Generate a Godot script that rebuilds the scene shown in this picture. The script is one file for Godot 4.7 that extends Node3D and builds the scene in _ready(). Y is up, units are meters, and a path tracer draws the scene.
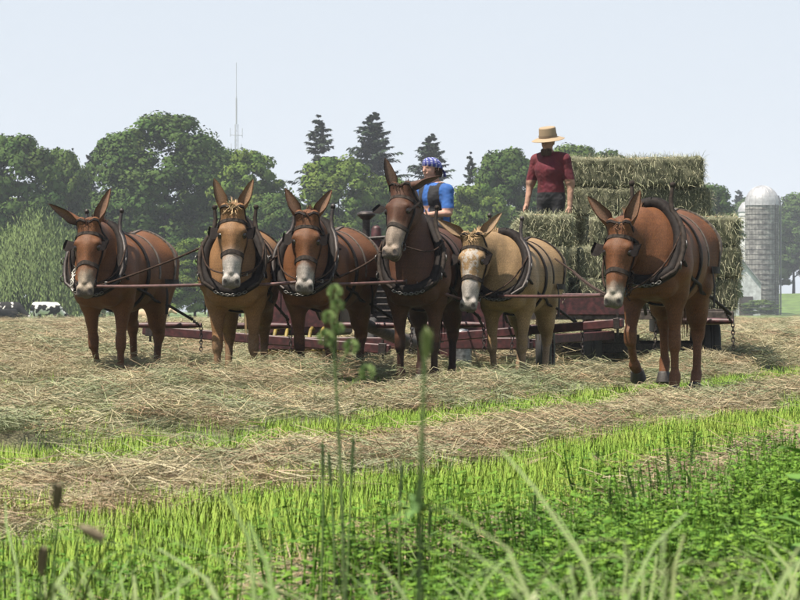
extends Node3D
# A six-mule hitch drawing a baler and hay wagon across a mown field.
# Axes: y up, the camera looks along -z; at(x, d, y) is a point d metres in front of the camera's foot.

const ROW_SLOPE := 0.304          # the windrows and the team run 17 degrees off the view
var rng := RandomNumberGenerator.new()
var noise := FastNoiseLite.new()
var fine := FastNoiseLite.new()
var used := {}
var M := {}

# ------------------------------------------------------------------ mesh collector
class MB:
	var v := PackedVector3Array()
	var n := PackedVector3Array()
	var c := PackedColorArray()
	var ix := PackedInt32Array()
	var col := Color(1, 1, 1)

	func vert(p: Vector3, nn: Vector3) -> int:
		v.append(p); n.append(nn); c.append(col)
		return v.size() - 1

	func face(a: int, b: int, d: int) -> void:
		var g := (v[b] - v[a]).cross(v[d] - v[a])
		if g.dot(n[a] + n[b] + n[d]) > 0.0:
			ix.append(a); ix.append(d); ix.append(b)
		else:
			ix.append(a); ix.append(b); ix.append(d)

	func tri(a: Vector3, b: Vector3, d: Vector3, nn: Vector3) -> void:
		var i := vert(a, nn)
		vert(b, nn); vert(d, nn)
		face(i, i + 1, i + 2)

	func quad(a: Vector3, b: Vector3, d: Vector3, e: Vector3, nn := Vector3.ZERO) -> void:
		if nn == Vector3.ZERO:
			nn = (b - a).cross(e - a).normalized()
		var i := vert(a, nn)
		vert(b, nn); vert(d, nn); vert(e, nn)
		face(i, i + 1, i + 2)
		face(i, i + 2, i + 3)

	func cbox(center: Vector3, size: Vector3, bevel := 0.008, bs := Basis()) -> void:
		var h := size * 0.5
		var b: float = min(bevel, min(h.x, min(h.y, h.z)) * 0.45)
		for ax in 3:
			for s in [-1.0, 1.0]:
				var u := (ax + 1) % 3
				var w := (ax + 2) % 3
				var q: Array[Vector3] = []
				for e in [[-1, -1], [1, -1], [1, 1], [-1, 1]]:
					var p := Vector3()
					p[ax] = s * h[ax]; p[u] = e[0] * (h[u] - b); p[w] = e[1] * (h[w] - b)
					q.append(center + bs * p)
				var nn := Vector3(); nn[ax] = s
				quad(q[0], q[1], q[2], q[3], bs * nn)
		for ax in 3:
			var u := (ax + 1) % 3
			var w := (ax + 2) % 3
			for su in [-1.0, 1.0]:
				for sw in [-1.0, 1.0]:
					var q: Array[Vector3] = []
					for e in [[-1, 0], [1, 0], [1, 1], [-1, 1]]:
						var p := Vector3()
						p[ax] = e[0] * (h[ax] - b)
						p[u] = su * (h[u] - (b if e[1] == 1 else 0.0))
						p[w] = sw * (h[w] - (0.0 if e[1] == 1 else b))
						q.append(center + bs * p)
					var nn := Vector3(); nn[u] = su; nn[w] = sw
					quad(q[0], q[1], q[2], q[3], (bs * nn).normalized())
		for sx in [-1.0, 1.0]:
			for sy in [-1.0, 1.0]:
				for sz in [-1.0, 1.0]:
					var s3 := Vector3(sx, sy, sz)
					tri(center + bs * (s3 * (h - Vector3(0, b, b))), center + bs * (s3 * (h - Vector3(b, 0, b))), center + bs * (s3 * (h - Vector3(b, b, 0))), (bs * s3).normalized())

	# a bar of rectangular section from a to b
	func bar(a: Vector3, b: Vector3, wide: float, high: float, bevel := 0.006) -> void:
		var z := (b - a).normalized()
		var x := Vector3.UP.cross(z)
		if x.length() < 0.01:
			x = Vector3.RIGHT
		x = x.normalized()
		cbox((a + b) * 0.5, Vector3(wide, high, (b - a).length()), bevel, Basis(x, z.cross(x), z))

	func tube(pts: PackedVector3Array, radii: PackedFloat32Array, sides := 8, caps := true) -> void:
		var m := pts.size()
		var t := (pts[1] - pts[0]).normalized()
		var u := t.cross(Vector3.UP if absf(t.y) < 0.9 else Vector3.RIGHT).normalized()
		var first := v.size()
		for i in m:
			t = (pts[min(i + 1, m - 1)] - pts[max(i - 1, 0)]).normalized()
			u = (u - t * u.dot(t)).normalized()
			var w := t.cross(u)
			var r := radii[min(i, radii.size() - 1)]
			for k in sides:
				var a := TAU * k / sides
				var o := u * cos(a) + w * sin(a)
				vert(pts[i] + o * r, o)
		for i in m - 1:
			for k in sides:
				var a := first + i * sides + k
				var b := first + i * sides + (k + 1) % sides
				face(a, b, b + sides)
				face(a, b + sides, a + sides)
		if caps:
			for e in [0, m - 1]:
				var tt := (pts[0] - pts[1]).normalized() if e == 0 else (pts[m - 1] - pts[m - 2]).normalized()
				var cc := vert(pts[e], tt)
				var ring := v.size()
				for k in sides:
					vert(v[first + e * sides + k], tt)
				for k in sides:
					face(cc, ring + k, ring + (k + 1) % sides)

	func rod(a: Vector3, b: Vector3, r: float, sides := 8) -> void:
		tube(PackedVector3Array([a, b]), PackedFloat32Array([r, r]), sides)

	func loop(pts: PackedVector3Array, r: float, sides := 6) -> void:
		var p := pts.duplicate()
		p.append(pts[0])
		tube(p, PackedFloat32Array([r]), sides, false)

	func lathe(profile: PackedVector2Array, sides: int, xf := Transform3D()) -> void:
		var first := v.size()
		var m := profile.size()
		for i in m:
			var tg := (profile[min(i + 1, m - 1)] - profile[max(i - 1, 0)]).normalized()
			for k in sides + 1:
				var a := TAU * k / sides
				var o := Vector3(cos(a), 0, sin(a))
				var nn := (o * tg.y - Vector3.UP * tg.x).normalized()
				vert(xf * (o * profile[i].x + Vector3.UP * profile[i].y), (xf.basis * nn).normalized())
		for i in m - 1:
			for k in sides:
				var a := first + i * (sides + 1) + k
				face(a, a + 1, a + sides + 2)
				face(a, a + sides + 2, a + sides + 1)

	func ball(p: Vector3, r: Vector3, seg := 10, bs := Basis()) -> void:
		var prof := PackedVector2Array()
		var k: int = max(5, seg / 2 + 1)
		for i in k:
			var a := -PI / 2 + PI * i / (k - 1)
			prof.append(Vector2(cos(a), sin(a)))
		lathe(prof, seg, Transform3D(bs * Basis.from_scale(r), p))

	# a flat strip with a given side direction
	func ribbon(pts: PackedVector3Array, side: Vector3, w0: float, w1: float, up := 0.0) -> void:
		var m := pts.size()
		var first := v.size()
		for i in m:
			var t := (pts[min(i + 1, m - 1)] - pts[max(i - 1, 0)])
			var nn := side.cross(t).normalized()
			if up > 0.0:
				nn = (nn * (1.0 if nn.y >= 0.0 else -1.0) * (1.0 - up) + Vector3.UP * up).normalized()
			var w := lerpf(w0, w1, float(i) / (m - 1)) * 0.5
			vert(pts[i] - side * w, nn)
			vert(pts[i] + side * w, nn)
		for i in m - 1:
			var a := first + i * 2
			face(a, a + 1, a + 3)
			face(a, a + 3, a + 2)

	func add(o: MB, xf := Transform3D()) -> void:
		var first := v.size()
		for i in o.v.size():
			v.append(xf * o.v[i])
			n.append((xf.basis * o.n[i]).normalized())
		c.append_array(o.c)
		var flip := xf.basis.determinant() < 0.0
		for i in range(0, o.ix.size(), 3):
			ix.append(first + o.ix[i])
			ix.append(first + o.ix[i + (2 if flip else 1)])
			ix.append(first + o.ix[i + (1 if flip else 2)])

	func mesh(m: Material = null) -> ArrayMesh:
		var arr := []
		arr.resize(Mesh.ARRAY_MAX)
		arr[Mesh.ARRAY_VERTEX] = v
		arr[Mesh.ARRAY_NORMAL] = n
		arr[Mesh.ARRAY_COLOR] = c
		arr[Mesh.ARRAY_INDEX] = ix
		var out := ArrayMesh.new()
		out.add_surface_from_arrays(Mesh.PRIMITIVE_TRIANGLES, arr)
		if m:
			out.surface_set_material(0, m)
		return out

# ------------------------------------------------------------------ smooth bodies
class Field:
	var a: Array[Vector3] = []
	var b: Array[Vector3] = []
	var ra := PackedFloat32Array()
	var rb := PackedFloat32Array()
	var kx := PackedFloat32Array()
	var kb := PackedFloat32Array()

	func bone(p: Vector3, q: Vector3, r0: float, r1: float, lateral := 1.0, blend := 0.06) -> void:
		a.append(Vector3(p.x / lateral, p.y, p.z)); b.append(Vector3(q.x / lateral, q.y, q.z))
		ra.append(r0); rb.append(r1); kx.append(lateral); kb.append(blend)

	func pair(p: Vector3, q: Vector3, r0: float, r1: float, blend := 0.06) -> void:
		bone(p, q, r0, r1, 1.0, blend)
		bone(Vector3(-p.x, p.y, p.z), Vector3(-q.x, q.y, q.z), r0, r1, 1.0, blend)

	func dist(p: Vector3) -> float:
		var f := 1.0
		for i in a.size():
			var k := kx[i]
			var q := Vector3(p.x / k, p.y, p.z) - a[i]
			var ba := b[i] - a[i]
			var t := clampf(q.dot(ba) / maxf(ba.dot(ba), 1e-9), 0.0, 1.0)
			var d := ((q - ba * t).length() - lerpf(ra[i], rb[i], t)) * (k * 0.5 + 0.5)
			var h := maxf(kb[i] - absf(f - d), 0.0) / kb[i]
			f = minf(f, d) - h * h * kb[i] * 0.25
		return f

	# the point where the surface is met coming from outside along -dir
	func surface(center: Vector3, dir: Vector3, reach := 0.7) -> Vector3:
		var t := reach
		for s in 60:
			var d := dist(center + dir * t)
			if d < 0.002:
				break
			t -= maxf(d * 0.7, 0.002)
			if t < 0.01:
				break
		return center + dir * t

	func net(out: MB, lo: Vector3, hi: Vector3, cell: float, paint: Callable, xf := Transform3D()) -> void:
		var nx := int(ceil((hi.x - lo.x) / cell)) + 1
		var ny := int(ceil((hi.y - lo.y) / cell)) + 1
		var nz := int(ceil((hi.z - lo.z) / cell)) + 1
		var g := PackedFloat32Array()
		g.resize(nx * ny * nz)
		g.fill(1.0)
		for i in a.size():
			var k := kx[i]
			var pa := a[i]
			var ba := b[i] - pa
			var inv := 1.0 / maxf(ba.dot(ba), 1e-9)
			var r0 := ra[i]
			var dr := rb[i] - r0
			var bl := kb[i]
			var soft := k * 0.5 + 0.5
			var m := maxf(r0, rb[i]) + bl + cell * 2.5
			var x0 := clampi(int(((minf(pa.x, b[i].x) - m) * k - lo.x) / cell), 0, nx - 1)
			var x1 := clampi(int(((maxf(pa.x, b[i].x) + m) * k - lo.x) / cell) + 1, 0, nx - 1)
			var y0 := clampi(int((minf(pa.y, b[i].y) - m - lo.y) / cell), 0, ny - 1)
			var y1 := clampi(int((maxf(pa.y, b[i].y) + m - lo.y) / cell) + 1, 0, ny - 1)
			var z0 := clampi(int((minf(pa.z, b[i].z) - m - lo.z) / cell), 0, nz - 1)
			var z1 := clampi(int((maxf(pa.z, b[i].z) + m - lo.z) / cell) + 1, 0, nz - 1)
			for iz in range(z0, z1 + 1):
				for iy in range(y0, y1 + 1):
					var id := (iz * ny + iy) * nx + x0
					var q := Vector3(0, lo.y + iy * cell - pa.y, lo.z + iz * cell - pa.z)
					for jx in range(x0, x1 + 1):
						q.x = (lo.x + jx * cell) / k - pa.x
						var t := clampf(q.dot(ba) * inv, 0.0, 1.0)
						var d := ((q - ba * t).length() - r0 - dr * t) * soft
						var f := g[id]
						var e := absf(f - d)
						if d < f:
							f = d
						if e < bl:
							e = (bl - e) / bl
							f -= e * e * bl * 0.25
						g[id] = f
						id += 1
		var ids := PackedInt32Array()
		ids.resize(nx * ny * nz)
		ids.fill(-1)
		var sy := nx
		var sz := nx * ny
		var lim := cell * 3.5
		var steps := PackedInt32Array([0, 1, sy, sy + 1, sz, sz + 1, sz + sy, sz + sy + 1])
		var edges := PackedInt32Array([0, 1, 2, 3, 4, 5, 6, 7, 0, 2, 1, 3, 4, 6, 5, 7, 0, 4, 1, 5, 2, 6, 3, 7])
		var f8 := PackedFloat32Array()
		f8.resize(8)
		for iz in nz - 1:
			for iy in ny - 1:
				var id := iz * sz + iy * sy
				for jx in nx - 1:
					if absf(g[id]) < lim:
						var inside := 0
						for s in 8:
							f8[s] = g[id + steps[s]]
							if f8[s] < 0.0:
								inside += 1
						if inside > 0 and inside < 8:
							var p := Vector3.ZERO
							var cnt := 0
							for e in 12:
								var e0 := edges[e * 2]
								var e1 := edges[e * 2 + 1]
								if (f8[e0] < 0.0) != (f8[e1] < 0.0):
									var t := f8[e0] / (f8[e0] - f8[e1])
									p += Vector3(e0 & 1, (e0 >> 1) & 1, e0 >> 2).lerp(Vector3(e1 & 1, (e1 >> 1) & 1, e1 >> 2), t)
									cnt += 1
							p = lo + (Vector3(jx, iy, iz) + p / cnt) * cell
							var gr := Vector3(f8[1] + f8[3] + f8[5] + f8[7] - f8[0] - f8[2] - f8[4] - f8[6], f8[2] + f8[3] + f8[6] + f8[7] - f8[0] - f8[1] - f8[4] - f8[5], f8[4] + f8[5] + f8[6] + f8[7] - f8[0] - f8[1] - f8[2] - f8[3]).normalized()
							out.col = paint.call(p, gr)
							ids[id] = out.vert(xf * p, (xf.basis * gr).normalized())
					id += 1
		for iz in range(1, nz - 1):
			for iy in range(1, ny - 1):
				var id := iz * sz + iy * sy + 1
				for jx in range(1, nx - 1):
					if ids[id] >= 0:
						var s := g[id] < 0.0
						if s != (g[id + 1] < 0.0):
							four(out, ids[id], ids[id - sy], ids[id - sy - sz], ids[id - sz])
						if s != (g[id + sy] < 0.0):
							four(out, ids[id], ids[id - 1], ids[id - 1 - sz], ids[id - sz])
						if s != (g[id + sz] < 0.0):
							four(out, ids[id], ids[id - 1], ids[id - 1 - sy], ids[id - sy])
					id += 1

	func four(out: MB, p: int, q: int, r: int, s: int) -> void:
		if p < 0 or q < 0 or r < 0 or s < 0:
			return
		out.face(p, q, r)
		out.face(p, r, s)

# ------------------------------------------------------------------ naming and placing
func at(x: float, d: float, y := 0.0) -> Vector3:
	return Vector3(x, y, -d)

func numbered(called: String) -> String:
	var k: int = used.get(called, 0)
	used[called] = k + 1
	return called if k == 0 else "%s_%03d" % [called, k]

func tag(o: Node, label: String, category: String, group := "", kind := "") -> void:
	o.set_meta("label", label)
	o.set_meta("category", category)
	if group:
		o.set_meta("group", group)
	if kind:
		o.set_meta("kind", kind)

func thing(called: String, where: Vector3, turn: float, label: String, category: String, group := "") -> Node3D:
	var o := Node3D.new()
	o.name = numbered(called)
	add_child(o)
	o.position = where
	o.rotation.y = turn
	tag(o, label, category, group)
	return o

func part(called: String, mb: MB, m: Material, parent: Node, xf := Transform3D()) -> MeshInstance3D:
	return put(called, mb.mesh(m), parent, xf)

func put(called: String, mesh: Mesh, parent: Node, xf := Transform3D()) -> MeshInstance3D:
	var o := MeshInstance3D.new()
	o.name = numbered(called) if parent == self else called
	o.mesh = mesh
	o.transform = xf
	parent.add_child(o, true)
	return o

# ------------------------------------------------------------------ materials
func lin(r: float, g: float, b: float) -> Color:
	return Color(r, g, b).linear_to_srgb()

func noise_tex(freq: float, lo: float, hi: float, seed_: int, stretch := false, oct := 4) -> ImageTexture:
	var f := FastNoiseLite.new()
	f.seed = seed_
	f.noise_type = FastNoiseLite.TYPE_SIMPLEX_SMOOTH
	f.frequency = freq
	f.fractal_octaves = oct
	var im := f.get_seamless_image(256, 256)
	var out := Image.create(256, 256, false, Image.FORMAT_RGB8)
	for y in 256:
		for x in 256:
			var s := im.get_pixel((x * 4) % 256 if stretch else x, y).r
			var g := lerpf(lo, hi, s)
			out.set_pixel(x, y, Color(g, g, g))
	return ImageTexture.create_from_image(out)

func mat(called: String, color: Color, rough: float, tex: Texture2D = null, scale := 1.0, vertex := false, metal := 0.0) -> StandardMaterial3D:
	var m := StandardMaterial3D.new()
	m.resource_name = called
	m.albedo_color = color
	m.roughness = rough
	m.metallic = metal
	m.vertex_color_use_as_albedo = vertex
	m.cull_mode = BaseMaterial3D.CULL_DISABLED
	if tex:
		m.albedo_texture = tex
		m.uv1_triplanar = true
		m.uv1_scale = Vector3.ONE * scale
	M[called] = m
	return m

func make_materials() -> void:
	var soft := noise_tex(0.02, 0.72, 1.0, 3)
	var hair := noise_tex(0.05, 0.48, 1.0, 4, true, 5)
	var worn := noise_tex(0.03, 0.35, 1.0, 5, false, 6)
	var m := mat("coat", Color.WHITE, 0.58, hair, 3.4, true)
	m.metallic_specular = 0.34
	m.heightmap_enabled = true
	m.heightmap_texture = noise_tex(0.09, 0.0, 1.0, 14, true, 5)
	m.heightmap_scale = 0.35
	mat("hair", Color.WHITE, 0.85, null, 1.0, true).metallic_specular = 0.2
	mat("hoof", lin(0.06, 0.05, 0.042), 0.6, worn, 6.0)
	mat("rust", lin(0.085, 0.045, 0.032), 0.9, worn, 5.0)
	mat("eye", lin(0.012, 0.008, 0.006), 0.12)
	mat("leather", lin(0.022, 0.016, 0.014), 0.7, worn, 3.0).metallic_specular = 0.25
	mat("old_leather", lin(0.055, 0.042, 0.034), 0.75, worn, 3.0).metallic_specular = 0.25
	mat("tan_strap", lin(0.16, 0.12, 0.09), 0.7, worn, 3.0)
	mat("steel", lin(0.28, 0.27, 0.26), 0.42, worn, 4.0, false, 0.8)
	mat("dark_iron", lin(0.06, 0.045, 0.04), 0.55, worn, 4.0, false, 0.3)
	mat("rope", lin(0.55, 0.53, 0.48), 0.9)
	mat("line", lin(0.075, 0.045, 0.032), 0.85, worn, 5.0).metallic_specular = 0.25
	mat("red_paint", lin(0.100, 0.023, 0.025), 0.55, worn, 1.6)
	mat("red_stick", lin(0.15, 0.065, 0.058), 0.6, worn, 2.0)
	mat("old_wood", lin(0.11, 0.085, 0.07), 0.85, worn, 1.4)
	mat("rubber", lin(0.03, 0.028, 0.027), 0.85, soft, 3.0)
	mat("yellow_paint", lin(0.34, 0.24, 0.03), 0.6, worn, 2.0)
	mat("zinc", lin(0.34, 0.35, 0.36), 0.4, worn, 2.0, false, 0.6)
	mat("cloth", Color.WHITE, 0.85, soft, 1.6, true)
	M.cloth.heightmap_enabled = true
	M.cloth.heightmap_texture = noise_tex(0.012, 0.0, 1.0, 31, false, 3)
	M.cloth.heightmap_scale = 2.2
	mat("hat_straw", lin(0.46, 0.34, 0.21), 0.8, hair, 8.0)
	mat("hat_band", lin(0.20, 0.14, 0.09), 0.8)
	m = mat("straw", Color.WHITE, 0.75, null, 1.0, true)
	m.backlight = Color(0.25, 0.25, 0.25)
	m = mat("grass", Color.WHITE, 0.65, null, 1.0, true)
	m.backlight = Color(0.6, 0.6, 0.5)
	m.metallic_specular = 0.3
	m = mat("leaf", Color.WHITE, 0.75, null, 1.0, true)
	m.backlight = Color(0.32, 0.32, 0.24)
	m.metallic_specular = 0.22
	mat("bale_core", Color.WHITE, 0.95, noise_tex(0.06, 0.35, 1.0, 11, true, 5), 3.0, true)
	mat("twine", lin(0.30, 0.22, 0.12), 0.9)
	mat("bark", lin(0.075, 0.06, 0.048), 0.95, worn, 0.6)
	mat("concrete", Color.WHITE, 0.9, worn, 0.12, true)
	mat("dome_metal", lin(0.46, 0.46, 0.47), 0.45, soft, 0.3, false, 0.35)
	mat("white_wall", lin(0.72, 0.73, 0.74), 0.7, soft, 0.2)
	mat("roof", lin(0.30, 0.31, 0.33), 0.6, soft, 0.2)
	mat("tower_steel", lin(0.30, 0.31, 0.33), 0.6)
	mat("cow", Color.WHITE, 0.8, null, 1.0, true).metallic_specular = 0.2
	var g := mat("soil", Color.WHITE, 0.95, noise_tex(0.08, 0.45, 1.0, 21, false, 5), 1.1, true)
	g.uv1_world_triplanar = true
	var p := mat("pasture", lin(0.10, 0.17, 0.03), 0.95, noise_tex(0.03, 0.6, 1.0, 22, false, 5), 0.05)
	p.uv1_world_triplanar = true

# ------------------------------------------------------------------ scene
func _ready() -> void:
	var t0 := Time.get_ticks_msec()
	rng.seed = 7
	noise.seed = 5
	noise.frequency = 1.0
	noise.fractal_octaves = 3
	fine.seed = 9
	fine.frequency = 1.0
	fine.fractal_octaves = 2

	var cam := Camera3D.new()
	cam.name = "camera"
	cam.fov = 11.128
	cam.near = 0.1
	cam.far = 3000.0
	cam.position = Vector3(0, 0.71, 0)
	cam.rotation.x = 0.00325
	var lens := CameraAttributesPhysical.new()
	lens.frustum_focal_length = 123.2
	lens.frustum_focus_distance = 28.5
	lens.exposure_aperture = 19.0
	cam.attributes = lens
	add_child(cam)
	cam.current = true

	var sky_mat := ProceduralSkyMaterial.new()
	sky_mat.sky_top_color = lin(0.19, 0.245, 0.33)
	sky_mat.sky_horizon_color = lin(0.334, 0.361, 0.391)
	sky_mat.sky_curve = 0.4
	sky_mat.ground_bottom_color = lin(0.10, 0.11, 0.06)
	sky_mat.ground_horizon_color = lin(0.20, 0.22, 0.21)
	sky_mat.sun_angle_max = 1.0
	var sky := Sky.new()
	sky.sky_material = sky_mat
	var env := Environment.new()
	env.background_mode = Environment.BG_SKY
	env.sky = sky
	env.tonemap_mode = Environment.TONE_MAPPER_LINEAR
	env.tonemap_exposure = 2.35
	env.sdfgi_enabled = true
	env.ssao_enabled = true
	env.ssil_enabled = true
	env.fog_enabled = true
	env.fog_density = 0.00028
	env.fog_light_color = lin(0.80, 0.86, 0.95)
	var we := WorldEnvironment.new()
	we.name = "world_environment"
	we.environment = env
	add_child(we)

	var sun := DirectionalLight3D.new()
	sun.name = "sun"
	sun.light_energy = 1.55
	sun.light_color = Color(1.0, 0.96, 0.90)
	sun.light_angular_distance = 0.6
	sun.shadow_enabled = true
	add_child(sun)
	sun.look_at_from_position(Vector3(-7.0, 20.0, 4.5), Vector3.ZERO)

	make_materials()
	build_ground()
	print("ground ", Time.get_ticks_msec() - t0)
	build_background()
	print("background ", Time.get_ticks_msec() - t0)
	build_team()
	print("team ", Time.get_ticks_msec() - t0)
	build_hitch()
	build_baler()
	build_wagon()
	print("vehicles ", Time.get_ticks_msec() - t0)
	build_people()
	print("people ", Time.get_ticks_msec() - t0)
	build_cattle()
	build_field_cover()
	print("cover ", Time.get_ticks_msec() - t0)
	build_foreground()
	print("foreground ", Time.get_ticks_msec() - t0)

# ------------------------------------------------------------------ the mown field
func row_coord(x: float, d: float) -> float:
	return x - ROW_SLOPE * d + 0.22 * noise.get_noise_2d(x * 0.30, d * 0.30) + 0.10 * noise.get_noise_2d(x * 1.3 + 40.0, d * 1.3)

# share of the ground that hay lies on, 0 to 1
func hay_at(x: float, d: float) -> float:
	var w := row_coord(x, d)
	if w > -1.6:
		return 0.0
	var r := absf(fposmod(w + 2.56 + 1.2, 2.4) - 1.2)
	var half := 0.46 + 0.26 * noise.get_noise_2d(x * 0.5 + 7.0, d * 0.5)
	if w < -8.7:
		half += 0.30 * smoothstep(-8.7, -10.5, w)
	if w > -6.2:
		half += 0.03
	if w > -3.75:
		half -= 0.16
	var clump := smoothstep(-0.34, 0.06, noise.get_noise_2d(x * 1.15 + 31.0, d * 0.75))
	return (1.0 - smoothstep(half - 0.16, half + 0.20, r)) * lerpf(0.12, 1.0, clump)

func ground_y(x: float, d: float) -> float:
	var m := hay_at(x, d)
	var lift := 0.06 + 0.08 * smoothstep(-6.8, -8.4, x - ROW_SLOPE * d) * smoothstep(25.0, 27.0, d) + 0.06 * smoothstep(21.0, 18.0, d) + 0.06 * smoothstep(33.0, 38.0, d)
	if x - ROW_SLOPE * d > -6.2:
		lift = 0.035
	var y := m * (lift + 1.3 * lift * noise.get_noise_2d(x * 1.15 + 31.0, d * 0.75) + 0.03 * fine.get_noise_2d(x * 4.0, d * 4.0))
	y += 0.025 * noise.get_noise_2d(x * 0.2, d * 0.2 + 90.0) + 0.02
	var w := x - ROW_SLOPE * d
	y += 0.07 * smoothstep(-12.5, -17.0, w) * smoothstep(30.0, 45.0, d)
	return maxf(y, 0.0) - 0.115

func build_ground() -> void:
	var big := PlaneMesh.new()
	big.size = Vector2(2400, 2400)
	big.material = M.pasture
	var far := put("ground", big, self, Transform3D(Basis(), Vector3(0, -0.17, -300)))
	far.set_meta("kind", "structure")

	var mb := MB.new()
	var x0 := -26.0
	var nx := 236
	var step := 0.22
	var ds := PackedFloat32Array()
	var d := -4.0
	while d < 130.0:
		ds.append(d)
		d += 0.2 if d < 45.0 else 0.45
	var green := Color(0.085, 0.145, 0.024)
	var brown := Color(0.13, 0.10, 0.055)
	var straw := Color(0.27, 0.235, 0.14)
	for j in ds.size():
		for i in nx:
			var x := x0 + i * step
			var y := ground_y(x, ds[j])
			if i == 0 or i == nx - 1 or j == 0 or j == ds.size() - 1:
				y = -0.2
			var e := 0.22
			var nn := Vector3(ground_y(x - e, ds[j]) - ground_y(x + e, ds[j]), 2 * e, ground_y(x, ds[j] + e) - ground_y(x, ds[j] - e)).normalized()
			var h := hay_at(x, ds[j])
			mb.col = green.lerp(brown, clampf(0.35 + 0.5 * fine.get_noise_2d(x * 2.0, ds[j] * 2.0), 0.0, 1.0)).lerp(straw, h)
			mb.vert(at(x, ds[j], y), nn)
	for j in ds.size() - 1:
		for i in nx - 1:
			var a := j * nx + i
			mb.face(a, a + 1, a + nx + 1)
			mb.face(a, a + nx + 1, a + nx)
	var f := part("field", mb, M.soil, self)
	f.set_meta("kind", "structure")

	# the pasture that rises behind the silo
	var hb := MB.new()
	var cols := 40
	var rows := 14
	for j in rows:
		for i in cols:
			var x := -40.0 + 230.0 * i / (cols - 1)
			var dd := 505.0 + 160.0 * j / (rows - 1)
			var y := 3.6 * smoothstep(505.0, 560.0, dd) * smoothstep(-30.0, 60.0, x) * (1.0 + 0.2 * noise.get_noise_2d(x * 0.03, dd * 0.03)) - 0.1
			hb.vert(at(x, dd, y), Vector3(0, 1, 0.06).normalized())
	for j in rows - 1:
		for i in cols - 1:
			var a := j * cols + i
			hb.face(a, a + 1, a + cols + 1)
			hb.face(a, a + cols + 1, a + cols)
	part("hill", hb, M.pasture, self).set_meta("kind", "structure")

# one MultiMesh of many copies of a small shape that nobody could count
func scatter(called: String, mesh: Mesh, xfs: Array[Transform3D], cols: PackedColorArray, label: String, category: String) -> void:
	var mm := MultiMesh.new()
	mm.transform_format = MultiMesh.TRANSFORM_3D
	mm.use_colors = true
	mm.mesh = mesh
	mm.instance_count = xfs.size()
	for i in xfs.size():
		mm.set_instance_transform(i, xfs[i])
		mm.set_instance_color(i, cols[i])
	var o := MultiMeshInstance3D.new()
	o.name = numbered(called)
	o.multimesh = mm
	add_child(o, true)
	tag(o, label, category, "", "stuff")

func hay_bunch(strands: int, spread: float) -> ArrayMesh:
	var mb := MB.new()
	for s in strands:
		var a := rng.randf() * TAU
		var p := Vector3(cos(a), 0, sin(a)) * spread * sqrt(rng.randf())
		p.y = rng.randf_range(-0.02, 0.045)
		var b := rng.randf() * TAU
		var dir := Vector3(cos(b), rng.randfn(0.0, 0.17), sin(b)).normalized()
		var l := rng.randf_range(0.10, 0.34)
		var bend := Vector3(rng.randfn(), rng.randfn(), rng.randfn()) * l * 0.12
		var k := rng.randf_range(0.62, 1.2)
		mb.col = Color(k, k * rng.randf_range(0.94, 1.04), k * rng.randf_range(0.8, 1.05))
		var side := dir.cross(Vector3(rng.randfn(), rng.randfn(), rng.randfn())).normalized()
		var w := rng.randf_range(0.0020, 0.0046)
		mb.ribbon(PackedVector3Array([p - dir * l * 0.5, p + bend, p + dir * l * 0.5]), side, w, w * 0.6)
	return mb.mesh(M.straw)

func tuft(blades: int, tall: float, spread: float, lean: float, wide: float) -> ArrayMesh:
	var mb := MB.new()
	for s in blades:
		var a := rng.randf() * TAU
		var p := Vector3(cos(a), 0, sin(a)) * spread * sqrt(rng.randf())
		var b := rng.randf() * TAU
		var out := Vector3(cos(b), 0, sin(b))
		var h := tall * rng.randf_range(0.55, 1.1)
		var q := out * lean * h * rng.randf_range(0.3, 1.2)
		var k := rng.randf_range(0.75, 1.2)
		mb.col = Color(k * rng.randf_range(0.9, 1.15), k, k * 0.95)
		mb.ribbon(PackedVector3Array([p, p + Vector3(0, h * 0.45, 0) + q * 0.25, p + Vector3(0, h * 0.8, 0) + q * 0.62, p + Vector3(0, h * 0.98, 0) + q]), Vector3(-out.z, 0, out.x).rotated(Vector3.UP, rng.randfn() * 0.5), wide * rng.randf_range(0.7, 1.2), wide * 0.15, 0.6)
	return mb.mesh(M.grass)

func arching_tuft(blades: int, tall: float, wide: float) -> ArrayMesh:
	var mb := MB.new()
	for s in blades:
		var b := rng.randf() * TAU
		var out := Vector3(cos(b), 0, sin(b))
		var h := tall * rng.randf_range(0.7, 1.08)
		var reach := h * rng.randf_range(0.35, 1.0)
		var k := rng.randf_range(0.75, 1.2)
		mb.col = Color(k * rng.randf_range(0.9, 1.15), k, k * 0.95)
		var pts := PackedVector3Array()
		for i in 9:
			var t := i / 8.0
			pts.append(out * (0.02 + reach * t * t * 0.9) + Vector3(0, h * (1.75 * t - 0.95 * t * t * t), 0) + Vector3(rng.randfn(), 0, rng.randfn()) * 0.004)
		mb.ribbon(pts, Vector3(-out.z, 0, out.x).rotated(Vector3.UP, rng.randfn() * 0.6), wide * rng.randf_range(0.7, 1.2), wide * 0.1, 0.4)
	return mb.mesh(M.grass)

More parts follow.
